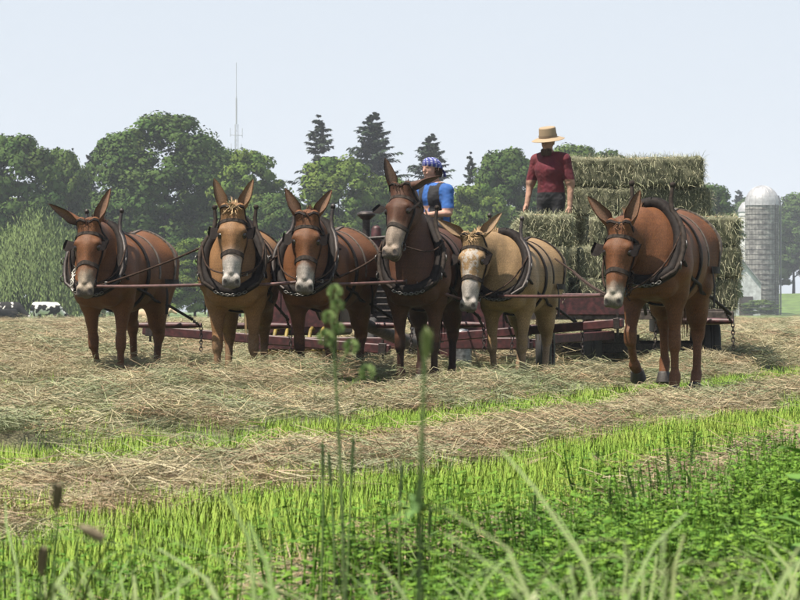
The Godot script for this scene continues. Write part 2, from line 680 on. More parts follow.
func build_field_cover() -> void:
	# hay: strands heaped on the windrows, thin litter between them
	var kinds: Array[ArrayMesh] = [hay_bunch(60, 0.20), hay_bunch(60, 0.26), hay_bunch(44, 0.16)]
	var xf: Array = [[], [], []]
	var cl: Array = [PackedColorArray(), PackedColorArray(), PackedColorArray()]
	var gx: Array[Transform3D] = []
	var gc := PackedColorArray()
	var g2: Array[Transform3D] = []
	var gc2 := PackedColorArray()
	var grass_a := tuft(16, 0.085, 0.075, 0.38, 0.0046)
	var grass_b := tuft(16, 0.085, 0.12, 0.40, 0.007)
	# bands of depth: from, to, hay bunches and grass tufts per square metre, size
	for band in [[4.5, 13.0, 80.0, 260.0, 0.75], [13.0, 22.0, 80.0, 220.0, 0.9], [22.0, 36.0, 70.0, 130.0, 1.0], [36.0, 60.0, 30.0, 40.0, 1.35], [60.0, 128.0, 8.0, 9.0, 2.0]]:
		var area_step := 1.0
		var d: float = band[0]
		while d < band[1]:
			var reach: float = 2.2 + 0.15 * d
			var cells := int(ceil(reach * 2.0 / area_step))
			for c in cells:
				var cx := -reach + c * area_step
				for k in int(band[2]):
					var x := cx + rng.randf()
					var dd := d + rng.randf()
					var m := hay_at(x, dd)
					var w := x - ROW_SLOPE * dd
					var litter := 0.008 + 0.04 * smoothstep(0.1, 0.6, noise.get_noise_2d(x * 0.8 + 3.0, dd * 0.8))
					if w > -1.9:
						litter = 0.012
					if rng.randf() > maxf(m, litter):
						continue
					var v := rng.randi() % 3
					var s: float = band[4] * rng.randf_range(0.75, 1.3)
					var flat := 1.0 if m > 0.4 else 0.45
					if band[0] > 50.0:
						flat = 0.4
					var b := Basis.from_euler(Vector3(rng.randfn() * 0.12, rng.randf() * TAU, rng.randfn() * 0.12)) * Basis.from_scale(Vector3(s, s * flat, s))
					xf[v].append(Transform3D(b, at(x, dd, ground_y(x, dd) + 0.012 + m * rng.randf_range(0.0, 0.03 if w > -6.2 else 0.06))))
					var patch := noise.get_noise_2d(x * 0.7 + 60.0, dd * 0.45) + rng.randfn() * 0.25
					var tone := Color(0.35, 0.305, 0.195).lerp(Color(0.20, 0.225, 0.125), smoothstep(-0.15, 0.35, patch))
					if rng.randf() < 0.22:
						tone = Color(0.27, 0.19, 0.115)
					if w > -6.2 and rng.randf() < (0.6 if w > -3.6 else 0.3):
						tone = Color(0.29, 0.22, 0.14)
					cl[v].append(tone * rng.randf_range(0.8, 1.2))
				for k in int(band[3]):
					var x := cx + rng.randf()
					var dd := d + rng.randf()
					var m := hay_at(x, dd)
					if rng.randf() < m * 1.05:
						continue
					var lush := noise.get_noise_2d(x * 0.6 + 20.0, dd * 0.6)
					if lush < -0.25 and rng.randf() < 0.55:
						continue
					var far: bool = band[0] > 20.0
					var s: float = rng.randf_range(0.7, 1.3) * (1.0 + 0.3 * lush) * (1.0 if band[0] < 30 else band[4] * 0.8)
					var t := Transform3D(Basis(Vector3.UP, rng.randf() * TAU) * Basis.from_scale(Vector3(s, s * rng.randf_range(0.8, 1.2), s)), at(x, dd, ground_y(x, dd) - 0.01))
					var tone := Color(0.125, 0.225, 0.024).lerp(Color(0.185, 0.25, 0.042), clampf(0.4 + lush + rng.randfn() * 0.25, 0.0, 1.0)) * rng.randf_range(0.8, 1.15)
					if far:
						g2.append(t); gc2.append(tone)
					else:
						gx.append(t); gc.append(tone)
			d += area_step
	for v in 3:
		var list: Array[Transform3D] = []
		list.assign(xf[v])
		scatter("loose_hay", kinds[v], list, cl[v], ["dry tangled hay strands heaped along the windrows", "long pale hay strands strewn over the windrows", "short broken hay strands lying on the mown field"][v], "hay")
	scatter("stubble_grass", grass_a, gx, gc, "bright green grass regrowing between the near windrows", "grass")
	scatter("field_grass", grass_b, g2, gc2, "green grass between the windrows round the mules and beyond", "grass")
	print("hay ", xf[0].size() * 3, " grass ", gx.size(), " ", g2.size())

# ------------------------------------------------------------------ foreground plants
func leaf_blade(mb: MB, p: Vector3, dir: Vector3, up: Vector3, l: float, w: float) -> void:
	# a small folded leaf: two halves along a midrib
	var s := dir.cross(up).normalized()
	var nn := s.cross(dir).normalized()
	var mid := p + dir * l * 0.5 - nn * w * 0.12
	var tip := p + dir * l - nn * l * 0.12
	mb.tri(p, mid + s * w * 0.5, tip, (nn + s * 0.3).normalized())
	mb.tri(p, mid - s * w * 0.5, tip, (nn - s * 0.3).normalized())

func clover_mesh(tall: float, stems: int) -> ArrayMesh:
	var mb := MB.new()
	for s in stems:
		var a := rng.randf() * TAU
		var lean := Vector3(cos(a), 0, sin(a)) * rng.randf_range(0.08, 0.4)
		var h := tall * rng.randf_range(0.7, 1.1)
		var base := lean * 0.15
		var top := base + lean * h + Vector3.UP * h
		mb.col = Color(0.9, 0.95, 0.8)
		mb.tube(PackedVector3Array([base, base.lerp(top, 0.5) + lean * 0.03, top]), PackedFloat32Array([0.0022, 0.0018, 0.001]), 4, false)
		var nodes := 9
		for k in nodes:
			var t := lerpf(0.15, 1.0, float(k) / (nodes - 1))
			var p := base.lerp(top, t)
			var b := k * 2.4 + a
			var o := Vector3(cos(b), 0.55, sin(b)).normalized()
			var l := rng.randf_range(0.012, 0.021) * (1.25 - 0.45 * t)
			var q := p + o * l * 1.3
			var kk := rng.randf_range(0.75, 1.25)
			mb.col = Color(kk, kk, kk * 0.9)
			for e in 3:
				var o2 := o.rotated(Vector3.UP, (e - 1) * 0.95)
				o2.y = rng.randf_range(-0.1, 0.5)
				leaf_blade(mb, q, o2.normalized(), Vector3.UP, l * 1.15, l * 0.72)
	return mb.mesh(M.leaf)

func build_foreground() -> void:
	# leafy clover and alfalfa along the near right edge
	var kinds: Array[ArrayMesh] = [clover_mesh(0.15, 9), clover_mesh(0.20, 8), clover_mesh(0.10, 10)]
	var xf: Array = [[], [], []]
	var cl: Array = [PackedColorArray(), PackedColorArray(), PackedColorArray()]
	for i in 11500:
		var d := rng.randf_range(5.2, 16.5)
		var x := rng.randf_range(-1.6 - 0.15 * d, 1.6 + 0.15 * d)
		var w := row_coord(x, d)
		var keep := smoothstep(-2.45, -1.8, w + 0.45 * noise.get_noise_2d(x * 1.5, d * 1.5))
		if d < 9.5:
			keep *= smoothstep(-0.8, 0.7, x)
		if w < -2.3 and w > -3.3:
			keep = maxf(keep, 0.05)
		if rng.randf() > keep:
			continue
		var v := rng.randi() % 3
		var s := rng.randf_range(0.85, 1.6)
		xf[v].append(Transform3D(Basis(Vector3.UP, rng.randf() * TAU) * Basis.from_scale(Vector3.ONE * s), at(x, d, ground_y(x, d) - 0.01)))
		cl[v].append(Color(0.055, 0.130, 0.018).lerp(Color(0.115, 0.20, 0.024), rng.randf()) * rng.randf_range(0.8, 1.2))
	for v in 3:
		var list: Array[Transform3D] = []
		list.assign(xf[v])
		scatter("clover", kinds[v], list, cl[v], ["bushy green clover along the near edge of the field", "taller leafy alfalfa along the near edge of the field", "low clover leaves covering the near ground"][v], "clover")
	# long uncut grass close to the camera
	var tall: Array[ArrayMesh] = [arching_tuft(7, 0.46, 0.007), arching_tuft(6, 0.36, 0.009)]
	for v in 2:
		var list: Array[Transform3D] = []
		var cols := PackedColorArray()
		for i in 150:
			var d := rng.randf_range(2.6, 5.6)
			var x := rng.randf_range(-0.9 - 0.15 * d, 0.9 + 0.15 * d)
			var side := smoothstep(-0.2, 0.5, x / d * 7.7)
			if rng.randf() > 0.34 + 0.3 * side:
				continue
			# tall enough to reach a little way into the picture
			var s: float = (0.81 - d * 0.094 + rng.randf_range(-0.03, 0.12)) / ([0.42, 0.33][v])
			list.append(Transform3D(Basis(Vector3.UP, rng.randf() * TAU) * Basis.from_scale(Vector3(s, s, s)), at(x, d, -0.11)))
			cols.append(Color(0.09, 0.145, 0.04).lerp(Color(0.19, 0.21, 0.11), rng.randf() * 0.6))
		scatter("tall_grass", tall[v], list, cols, ["long uncut grass blades close to the camera", "arching uncut grass blades close to the camera"][v], "grass")
	var weed := arching_tuft(8, 0.24, 0.006)
	var wx: Array[Transform3D] = []
	var wc := PackedColorArray()
	for i in 700:
		var d := rng.randf_range(5.8, 13.0)
		var x := rng.randf_range(-1.0 - 0.15 * d, 1.5 + 0.15 * d)
		if rng.randf() > smoothstep(-2.7, -1.7, row_coord(x, d)) * smoothstep(-0.9, 0.3, x):
			continue
		var sc := rng.randf_range(0.6, 1.35)
		wx.append(Transform3D(Basis(Vector3.UP, rng.randf() * TAU) * Basis.from_scale(Vector3.ONE * sc), at(x, d, ground_y(x, d) - 0.01)))
		wc.append(Color(0.09, 0.155, 0.035).lerp(Color(0.20, 0.23, 0.10), rng.randf() * 0.7))
	scatter("weed_grass", weed, wx, wc, "loose grass tufts growing up through the near clover", "grass")
	foreground_stalks()

func stalk(called: String, x: float, d: float, top: float, lean: Vector3, r: float, color: Color, label: String, category: String) -> Array:
	var o := thing(called, at(x, d, 0.0), 0.0, label, category)
	var pts := PackedVector3Array()
	for i in 9:
		var t := i / 8.0
		pts.append(Vector3(0, lerpf(-0.115, top, t), 0) + lean * t * t + Vector3(sin(t * 5.0 + x * 9.0), 0, cos(t * 4.0)) * 0.006 * t)
	var mb := MB.new()
	mb.col = color
	mb.tube(pts, PackedFloat32Array([r * 1.3, r * 1.25, r * 1.2, r * 1.1, r, r, r * 0.9, r * 0.8, r * 0.6]), 6)
	part("stem", mb, M.grass, o)
	return [o, pts]

func blade_on(o: Node3D, p: Vector3, dir: Vector3, l: float, w: float, droop: float, color: Color) -> void:
	var mb := MB.new()
	mb.col = color
	var pts := PackedVector3Array()
	for i in 8:
		var t := i / 7.0
		pts.append(p + dir * l * t + Vector3(0, -droop * l * t * t, 0))
	mb.ribbon(pts, dir.cross(Vector3.UP).normalized(), w, w * 0.08)
	part("leaf", mb, M.grass, o)

func seed_spike(o: Node3D, p: Vector3, dir: Vector3, l: float, r: float, color: Color, grains := 60) -> void:
	var mb := MB.new()
	var u := dir.cross(Vector3(0.3, 0.2, 1)).normalized()
	for i in grains:
		var t := float(i) / grains
		var a := i * 2.4
		var o2 := (u * cos(a) + dir.cross(u) * sin(a))
		var rr := r * (0.35 + sin(PI * clampf(t * 0.92 + 0.06, 0, 1)))
		mb.col = color * rng.randf_range(0.75, 1.2)
		leaf_blade(mb, p + dir * l * t + o2 * rr * 0.3, (o2 * 0.6 + dir).normalized(), o2, r * 2.4, r * 1.1)
	part("seed_head", mb, M.grass, o)

func foreground_stalks() -> void:
	var green := Color(0.10, 0.15, 0.05)
	var pale := Color(0.22, 0.24, 0.12)
	# the orchard grass that crosses the middle of the team
	var s := stalk("orchard_grass", -0.075, 4.2, 0.735, Vector3(-0.014, 0, 0), 0.0026, Color(0.085, 0.125, 0.045), "orchard grass stalk whose clumped green seed head rises before the mule team", "grass stalk")
	var p: PackedVector3Array = s[1]
	for k in [[0.735, 0.0, 0.013], [0.716, 0.004, 0.012], [0.70, -0.008, 0.012], [0.685, 0.006, 0.010], [0.672, -0.012, 0.015], [0.66, 0.022, 0.014], [0.625, 0.044, 0.015]]:
		var mb := MB.new()
		var c := Vector3(k[1] - 0.014, k[0], 0)
		for i in 120:
			var dir := Vector3(rng.randfn(), rng.randfn() + 0.5, rng.randfn()).normalized()
			mb.col = Color(0.17, 0.24, 0.09) * rng.randf_range(0.75, 1.2)
			leaf_blade(mb, c + dir * k[2] * 0.35, dir, Vector3.UP.cross(dir) + Vector3(0.1, 0, 0), k[2] * 0.55, k[2] * 0.24)
		mb.rod(Vector3(-0.012, k[0] - 0.03, 0), c, 0.0007, 4)
		part("seed_head", mb, M.grass, s[0])
	blade_on(s[0], p[5], Vector3(-0.55, 0.75, 0.1), 0.20, 0.007, 0.3, green)
	# the blurred stalk right of it
	s = stalk("tall_weed", 0.010, 2.7, 0.685, Vector3(0.018, 0, 0), 0.0030, Color(0.085, 0.125, 0.045), "blurred tall weed stalk with a leafy joint, right of the orchard grass", "weed")
	p = s[1]
	seed_spike(s[0], p[8] - Vector3(0, 0.02, 0), Vector3(0.05, 1, 0), 0.022, 0.0045, Color(0.2, 0.24, 0.1), 34)
	for a in 7:
		var b := a * 0.9
		blade_on(s[0], Vector3(0.008, 0.535, 0), Vector3(cos(b), 0.25 + 0.3 * sin(a * 1.7), sin(b)).normalized(), 0.04 + 0.012 * (a % 3), 0.012, 0.3, Color(0.08, 0.15, 0.04))
	blade_on(s[0], Vector3(0.005, 0.54, 0), Vector3(-0.72, 0.66, 0.1), 0.12, 0.007, 0.1, pale)
	blade_on(s[0], Vector3(0.004, 0.54, 0), Vector3(0.12, 0.95, 0.1), 0.07, 0.008, 0.05, green)
	# thin stalks left of the orchard grass
	for k in [[-0.150, 5.6, 0.475, 0.012, "thin grass stalk standing just left of the orchard grass"], [-0.127, 5.9, 0.44, -0.006, "short thin grass stalk touching the orchard grass"], [-0.105, 5.3, 0.50, 0.03, "thin timothy stalk leaning right across the orchard grass"], [-0.01, 5.8, 0.42, 0.02, "short timothy stalk between the orchard grass and the blurred weed"]]:
		s = stalk("timothy_stalk", k[0], k[1], k[2], Vector3(k[3], 0, 0), 0.0022, green, k[4], "grass stalk")
		p = s[1]
		seed_spike(s[0], p[7], (p[8] - p[7]).normalized(), 0.06, 0.0035, Color(0.12, 0.17, 0.08))
		blade_on(s[0], p[3], Vector3(0.4, 0.9, 0.2).normalized(), 0.16, 0.006, 0.2, green)
	# one broad slanting blade
	s = stalk("grass_blade", -0.195, 4.6, 0.40, Vector3(0.0, 0, 0), 0.0014, pale, "grass stem with one broad blade slanting up toward the orchard grass", "grass stalk")
	blade_on(s[0], Vector3(0, 0.385, 0), Vector3(0.72, 0.66, 0.0).normalized(), 0.19, 0.010, 0.05, Color(0.14, 0.19, 0.08))
	# plantain heads at the near left
	for k in [[-0.370, 3.2, 0.50, 0.006, 1.0, "upright brown plantain head at the near left corner"], [-0.347, 3.15, 0.49, 0.012, -1.0, "nodding dark plantain head at the near left corner"], [-0.352, 3.0, 0.45, -0.004, 1.0, "short plantain head below the nodding one"]]:
		s = stalk("plantain", k[0], k[1], k[2], Vector3(k[3], 0, 0), 0.0013, green, k[5], "weed")
		p = s[1]
		var dir := Vector3(0.1, 1, 0).normalized() if k[4] > 0 else Vector3(0.88, -0.48, 0).normalized()
		seed_spike(s[0], p[8], dir, 0.022, 0.0048, Color(0.17, 0.14, 0.09), 70)
	for k in [[-0.245, 2.95, 0.475, "dark green seed spike standing near the lower left corner"], [-0.262, 2.85, 0.44, "shorter dark spike left of the dark green seed spike"]]:
		s = stalk("seed_spike", k[0], k[1], k[2] - 0.04, Vector3(0.005, 0, 0), 0.0016, green, k[3], "grass stalk")
		p = s[1]
		seed_spike(s[0], p[7], Vector3(0.12, 1, 0).normalized(), 0.055, 0.0045, Color(0.055, 0.085, 0.04), 70)
	# stems in the clover on the right
	for k in [[0.88, 9.4, 0.36, 0.02, "tall stem at the head of a pair rising from the clover"], [0.835, 9.3, 0.30, -0.03, "shorter stem of the pair rising from the clover"], [0.60, 9.0, 0.22, 0.02, "lone grass stem among the clover beside bare hay"], [0.355, 8.2, 0.25, 0.0, "fat seed spike standing in the clover below the wagon"], [0.07, 7.6, 0.24, 0.01, "grass spike beside the clover near the blurred weed"], [0.70, 8.8, 0.27, -0.05, "stem leaning left out of the clover"]]:
		s = stalk("clover_stem", k[0], k[1], k[2], Vector3(k[3], 0, 0), 0.0020, Color(0.08, 0.13, 0.035), k[4], "weed")
		p = s[1]
		seed_spike(s[0], p[6], (p[8] - p[6]).normalized(), k[2] * 0.26, 0.0045, Color(0.11, 0.165, 0.055), 60)
		for a in 6:
			blade_on(s[0], p[1 + a], Vector3(cos(a * 2.3 + k[0] * 9.0), 0.7, sin(a * 2.3)).normalized(), 0.075, 0.011, 0.35, Color(0.10, 0.17, 0.04))
	# the broad-leaved weed at the right edge
	var o := thing("broadleaf_weed", at(0.82, 6.3, -0.11), 0.0, "broad-leaved light green weed at the right edge of the clover", "weed")
	var mb := MB.new()
	mb.col = Color(0.09, 0.16, 0.05)
	mb.tube(PackedVector3Array([Vector3.ZERO, Vector3(0.01, 0.2, 0), Vector3(0.02, 0.58, 0)]), PackedFloat32Array([0.006, 0.005, 0.003]), 6)
	part("stem", mb, M.leaf, o)
	for k in 11:
		var a := k * 2.4
		var t := 0.25 + 0.03 * k
		var dir := Vector3(cos(a), 0.55, sin(a)).normalized()
		var side := dir.cross(Vector3.UP).normalized()
		var lb := MB.new()
		lb.col = Color(0.095, 0.185, 0.04) * rng.randf_range(0.85, 1.2)
		var l := 0.105 - 0.003 * k
		var prev := PackedInt32Array()
		for i in 7:
			var q := i / 6.0
			var w := l * 0.30 * sin(PI * pow(q, 0.75)) + 0.001
			var c := Vector3(0.01, t, 0) + dir * l * q + Vector3(0, -0.02 * q * q, 0)
			var nn := side.cross(dir).normalized()
			if nn.y < 0: nn = -nn
			var ids := PackedInt32Array([lb.vert(c - side * w + nn * w * 0.25, (nn + side * 0.25).normalized()), lb.vert(c, nn), lb.vert(c + side * w + nn * w * 0.25, (nn - side * 0.25).normalized())])
			if i > 0:
				for e in 2:
					lb.face(prev[e], prev[e + 1], ids[e + 1])
					lb.face(prev[e], ids[e + 1], ids[e])
			prev = ids
		part("leaf", lb, M.leaf, o)
	# drooping brome panicles at the lower right
	for k in [[0.245, 3.1, 0.505, "drooping brome panicle arching left over the near clover"], [0.33, 3.0, 0.49, "drooping brome panicle in the middle of the near right grass"], [0.29, 2.8, 0.465, "lowest drooping brome panicle by the near clover"], [0.40, 3.3, 0.47, "drooping brome panicle nearest the right edge"]]:
		s = stalk("brome_stalk", k[0], k[1], k[2] - 0.03, Vector3(-0.02, 0, 0), 0.0012, pale, k[3], "grass stalk")
		p = s[1]
		for a in 9:
			var from := p[8].lerp(p[6], a / 9.0)
			var sgn := -1.0 if a % 3 != 2 else 1.0
			var reach := rng.randf_range(0.05, 0.115)
			var pts := PackedVector3Array()
			for i in 6:
				var t := i / 5.0
				pts.append(from + Vector3(sgn * reach * t, 0.035 * t - 0.075 * t * t * rng.randf_range(0.8, 1.2), rng.randfn() * 0.004))
			var bm := MB.new()
			bm.col = pale
			bm.tube(pts, PackedFloat32Array([0.0006]), 4, false)
			bm.col = Color(0.27, 0.29, 0.17) * rng.randf_range(0.85, 1.15)
			var dir := (pts[5] - pts[4]).normalized()
			for i in 9:
				leaf_blade(bm, pts[5] + dir * 0.003 * i, (dir + Vector3(0, 0, 0.5 if i % 2 else -0.5)).normalized(), Vector3.UP, 0.012, 0.004)
			part("panicle_branch", bm, M.grass, s[0])

# ------------------------------------------------------------------ trees and buildings behind
# a crown one unit in half-width and height; leaves grow on clumps, clumps on limbs
func crown_mesh(clumps: int, per: int, top_heavy: float, leaf: float) -> ArrayMesh:
	var mb := MB.new()
	for k in clumps:
		var a := rng.randf() * TAU
		var h := pow(rng.randf(), top_heavy)
		var env := sqrt(maxf(0.02, 1.0 - pow(absf(h - 0.42) / 0.60, 2.2)))
		var r := env * (0.25 + 0.62 * sqrt(rng.randf()))
		var c := Vector3(cos(a) * r, 0.10 + 0.80 * h, sin(a) * r)
		var size := rng.randf_range(0.13, 0.30)
		var tone := rng.randf_range(0.78, 1.22)
		var warm := rng.randf_range(0.85, 1.2)
		for i in per:
			var dir := Vector3(rng.randfn(), rng.randfn() * 0.9 + 0.25, rng.randfn()).normalized()
			var p := c + dir * size * Vector3(1, 0.20, 1) * pow(rng.randf(), 0.38)
			var q := (dir + Vector3(rng.randfn(), rng.randfn(), rng.randfn()) * 0.45 + Vector3(0, 0.25, 0)).normalized()
			var u := q.cross(Vector3(rng.randfn(), rng.randfn(), rng.randfn())).normalized() * leaf * rng.randf_range(0.6, 1.3)
			var w := q.cross(u) * rng.randf_range(0.5, 0.9)
			var kk := tone * rng.randf_range(0.8, 1.2)
			mb.col = Color(kk * warm, kk, kk * 0.95)
			u.y *= 0.28
			w.y *= 0.28
			var soft := (Vector3(dir.x, dir.y * 0.45, dir.z) * 0.95 + Vector3(p.x, (p.y - 0.35) * 1.2, p.z) * 0.3 + q * 0.3 + Vector3(0, 0.08, 0)).normalized()
			mb.tri(p - u, p + w, p + u, soft)
			mb.tri(p - u * 0.9, p - w, p + u * 0.9, soft)
	return mb.mesh(M.leaf)

func trunk_mesh() -> ArrayMesh:
	# one unit tall; limbs reach into the crown
	var mb := MB.new()
	mb.tube(PackedVector3Array([Vector3(0, -0.02, 0), Vector3(0.004, 0.2, 0), Vector3(-0.006, 0.5, 0.004), Vector3(0.004, 0.85, 0)]), PackedFloat32Array([0.030, 0.022, 0.014, 0.004]), 7)
	for k in 7:
		var a := k * 2.4
		var y := 0.26 + 0.07 * k
		var o := Vector3(cos(a), 0, sin(a))
		var l := 0.26 - 0.02 * k
		mb.tube(PackedVector3Array([Vector3(0, y, 0), Vector3(0, y + 0.07, 0) + o * l * 0.5, Vector3(0, y + 0.17, 0) + o * l]), PackedFloat32Array([0.011, 0.007, 0.002]), 5)
	return mb.mesh(M.bark)

func willow_mesh() -> ArrayMesh:
	var mb := MB.new()
	for k in 900:
		var a := rng.randf() * TAU
		var r := sqrt(rng.randf())
		var y := 0.95 * sqrt(maxf(0.03, 1.0 - r * r * 0.92)) * rng.randf_range(0.72, 1.03)
		var c := Vector3(cos(a) * r * 0.92, y, sin(a) * r * 0.92)
		var out := Vector3(cos(a), 0, sin(a))
		var drop := rng.randf_range(0.18, 0.45)
		var tone := rng.randf_range(0.8, 1.25)
		for i in 22:
			var t := i / 22.0
			var p := c + out * 0.06 * t + Vector3(rng.randfn() * 0.026, -drop * t, rng.randfn() * 0.026)
			var q := (out + Vector3(rng.randfn(), rng.randfn(), rng.randfn()) * 0.5 + Vector3(0, 0.4, 0)).normalized()
			var u := Vector3(rng.randfn() * 0.009, -0.019, rng.randfn() * 0.009)
			var w := q.cross(u).normalized() * 0.0075
			var kk := tone * rng.randf_range(0.8, 1.2)
			mb.col = Color(kk, kk, kk)
			mb.quad(p - u, p + w, p + u, p - w, q)
	return mb.mesh(M.leaf)

# height 1, drooping whorled boughs with sky between them
func spruce_mesh(boughs: int, wide: float, open: float) -> ArrayMesh:
	var mb := MB.new()
	for k in boughs:
		var t := pow(float(k) / boughs, 0.85)
		var y := 0.12 + 0.87 * t + rng.randfn() * 0.014
		var a := k * 2.4 + rng.randfn() * 0.25
		var o := Vector3(cos(a), 0, sin(a))
		var ll := wide * (pow(1.0 - t, 0.85) + 0.03) * rng.randf_range(1.0 - open, 1.12)
		var tone := rng.randf_range(0.75, 1.2)
		var lift := rng.randf_range(-0.05, 0.10) + 0.45 * t
		var side := Vector3(-o.z, 0, o.x)
		for i in 16:
			var s := (i + 1) / 16.0
			var p := Vector3(0, y, 0) + o * ll * s + Vector3(0, (lift * s - 0.50 * s * s + 0.30 * s * s * s) * ll, 0)
			for e in 3:
				var dir := (o * 0.8 + side * (e - 1.0) * rng.randf_range(0.5, 1.0) + Vector3(0, rng.randf_range(-1.3, 0.15), 0)).normalized()
				var long := (0.016 + 0.15 * ll * (1.05 - s * 0.75)) * rng.randf_range(0.7, 1.3)
				var kk := tone * rng.randf_range(0.8, 1.2)
				mb.col = Color(kk, kk, kk)
				var w: Vector3 = dir.cross(Vector3(rng.randfn() * 0.5, 1, rng.randfn() * 0.5)).normalized() * 0.0046
				mb.quad(p, p + dir * long * 0.5 + w, p + dir * long, p + dir * long * 0.5 - w, (Vector3.UP + dir * 0.4 + side * rng.randfn() * 0.4).normalized())
	return mb.mesh(M.leaf)

func tinted(r: float, g: float, b: float) -> StandardMaterial3D:
	var m: StandardMaterial3D = M.leaf.duplicate()
	m.albedo_color = lin(r, g, b)
	return m

func tree(called: String, x: float, d: float, h: float, w: float, crown: Mesh, m: Material, trunk: Mesh, label: String, group := "", lift := 0.16, category := "tree") -> void:
	var o := thing(called, at(x, d, ground_far(x, d)), rng.randf() * TAU, label, category, group)
	put("trunk", trunk, o, Transform3D(Basis.from_scale(Vector3(h * 0.75, h * 0.9, h * 0.75)), Vector3.ZERO))
	var c := put("crown", crown, o, Transform3D(Basis.from_scale(Vector3(w * 1.1, h * (1.0 - lift) * 1.19, w * 1.1)), Vector3(0, h * lift * 0.5, 0)))
	c.set_surface_override_material(0, m)

func ground_far(x: float, d: float) -> float:
	return 3.4 * smoothstep(505.0, 560.0, d) * smoothstep(-30.0, 60.0, x) - 0.16

func build_background() -> void:
	var crowns: Array[ArrayMesh] = [crown_mesh(150, 210, 0.75, 0.040), crown_mesh(130, 240, 0.9, 0.041), crown_mesh(140, 220, 0.62, 0.039), crown_mesh(230, 170, 0.8, 0.031), crown_mesh(120, 250, 1.0, 0.041)]
	var trunk := trunk_mesh()
	var tints: Array[StandardMaterial3D] = [tinted(0.100, 0.158, 0.036), tinted(0.074, 0.125, 0.032), tinted(0.122, 0.182, 0.038)]
	# x, distance, height, half-width x2, crown, tint, label
	for t in [
		[-32.5, 262, 15.7, 7.4, 0, 1, "dark rounded tree at the left end of the wood, above the willow"],
		[-30.2, 275, 15.0, 5.2, 2, 0, "narrower tree next to the dark rounded tree above the willow"],
		[-25.6, 280, 16.6, 6.8, 1, 1, "tree half hidden behind the tallest domed crown of the wood"],
		[-20.4, 268, 17.7, 10.8, 3, 1, "tallest broad domed tree of the wood, between the two leftmost mules"],
		[-17.4, 285, 15.8, 6.4, 0, 0, "tree at the sloping shoulder of the tallest domed tree"],
		[-12.9, 262, 14.2, 6.4, 1, 2, "sunlit tree standing under the radio mast"],
		[-9.8, 250, 10.2, 5.4, 2, 1, "low tree in the dip of the skyline beside the radio mast"],
		[-5.1, 255, 13.5, 7.2, 4, 2, "bushy bright tree below the two tall spruces"],
		[-0.7, 258, 11.8, 5.9, 1, 0, "rounded tree beside the foot of the full dark spruce"],
		[3.4, 262, 10.6, 7.0, 0, 2, "low tree behind the driver in the blue bandana"],
		[9.1, 266, 14.6, 6.2, 2, 1, "upright tree between the driver and the man in the straw hat"],
		[6.5, 258, 11.4, 5.4, 4, 2, "small tree at the foot of the thin wispy tree"],
		[15.4, 275, 15.4, 7.6, 3, 0, "broad tree behind the man in the straw hat"],
		[19.4, 285, 15.3, 5.4, 1, 1, "tree showing just above the end of the top bales"],
		[29.7, 300, 13.0, 6.6, 0, 1, "tree close beside the bale stack on the silo side"],
		[24.0, 290, 13.4, 7.5, 2, 0, "tree mostly hidden behind the bale stack"],
		[33.0, 325, 12.4, 5.0, 1, 2, "pale tree between the bale stack and the silo"],
		[73.5, 560, 18.6, 11.6, 0, 1, "dark tree beyond the silo at the right edge of the view"],
		[67.0, 575, 18.4, 13.1, 3, 1, "broad tree rising behind the silo"],
		[81.5, 566, 18.0, 15.0, 2, 1, "tree past the dark one at the right edge of the view"],
		[-38.5, 265, 15.0, 8.0, 3, 1, "tree at the very left edge of the wood"]]:
		tree("leafy_tree", t[0], t[1], t[2], t[3] * 0.56, crowns[t[4]], tints[t[5]], trunk, t[6], "trees of the wood behind the field")
	for k in 19:
		var x := -46.0 + 4.3 * k + rng.randf_range(-0.8, 0.8)
		var d := rng.randf_range(296.0, 318.0)
		var h := rng.randf_range(10.2, 12.8)
		if absf(x + 9.6) < 3.5:
			h = 8.8
		if x > 31.0:
			continue
		tree("back_row_tree", x, d, h, rng.randf_range(4.0, 5.0), crowns[rng.randi() % 5], tints[rng.randi() % 3], trunk, "dim leafy tree in the second row of the wood", "second row of the wood")
	for k in 27:
		var x := -36.0 + 2.55 * k + rng.randf_range(-0.6, 0.6)
		var d := rng.randf_range(228.0, 244.0)
		if x > 24.5:
			d += 60.0
		tree("hedge_shrub", x, d, rng.randf_range(4.6, 6.8), rng.randf_range(2.0, 2.7), crowns[rng.randi() % 5], tints[2 if rng.randf() < 0.5 else 0], trunk, "leafy green shrub at the foot of the wood", "shrubs at the foot of the wood", 0.04, "shrub")
	for k in 9:
		var x := 44.0 + 6.5 * k
		tree("far_tree", x, rng.randf_range(575.0, 600.0), rng.randf_range(13.0, 17.0), rng.randf_range(6.0, 7.5), crowns[rng.randi() % 5], tints[1], trunk, "distant hazy tree on the rise behind the silo", "distant trees behind the silo", 0.05)
	# the low bush at the foot of the silo
	tree("silo_bush", 56.0, 478.0, 2.2, 3.0, crowns[1], tints[0], trunk, "low green bush in front of the white barn by the silo", "", 0.02, "shrub")
	# pale willows
	var willow := willow_mesh()
	var wt := tinted(0.115, 0.160, 0.055)
	tree("willow_tree", -26.0, 222.0, 7.4, 4.2, willow, wt, trunk, "pale green drooping willow behind the grazing cows", "", 0.02)
	tree("willow_tree", -30.2, 226.0, 6.8, 2.5, willow, wt, trunk, "smaller pale willow cut by the left edge of the view", "", 0.02)
	tree("willow_tree", -22.6, 224.0, 5.0, 2.3, willow, wt, trunk, "low pale willow next to the leftmost mule", "", 0.02)
	# conifers
	var full := spruce_mesh(330, 0.32, 0.65)
	var thin := spruce_mesh(200, 0.24, 0.8)
	var sp := tinted(0.026, 0.042, 0.024)
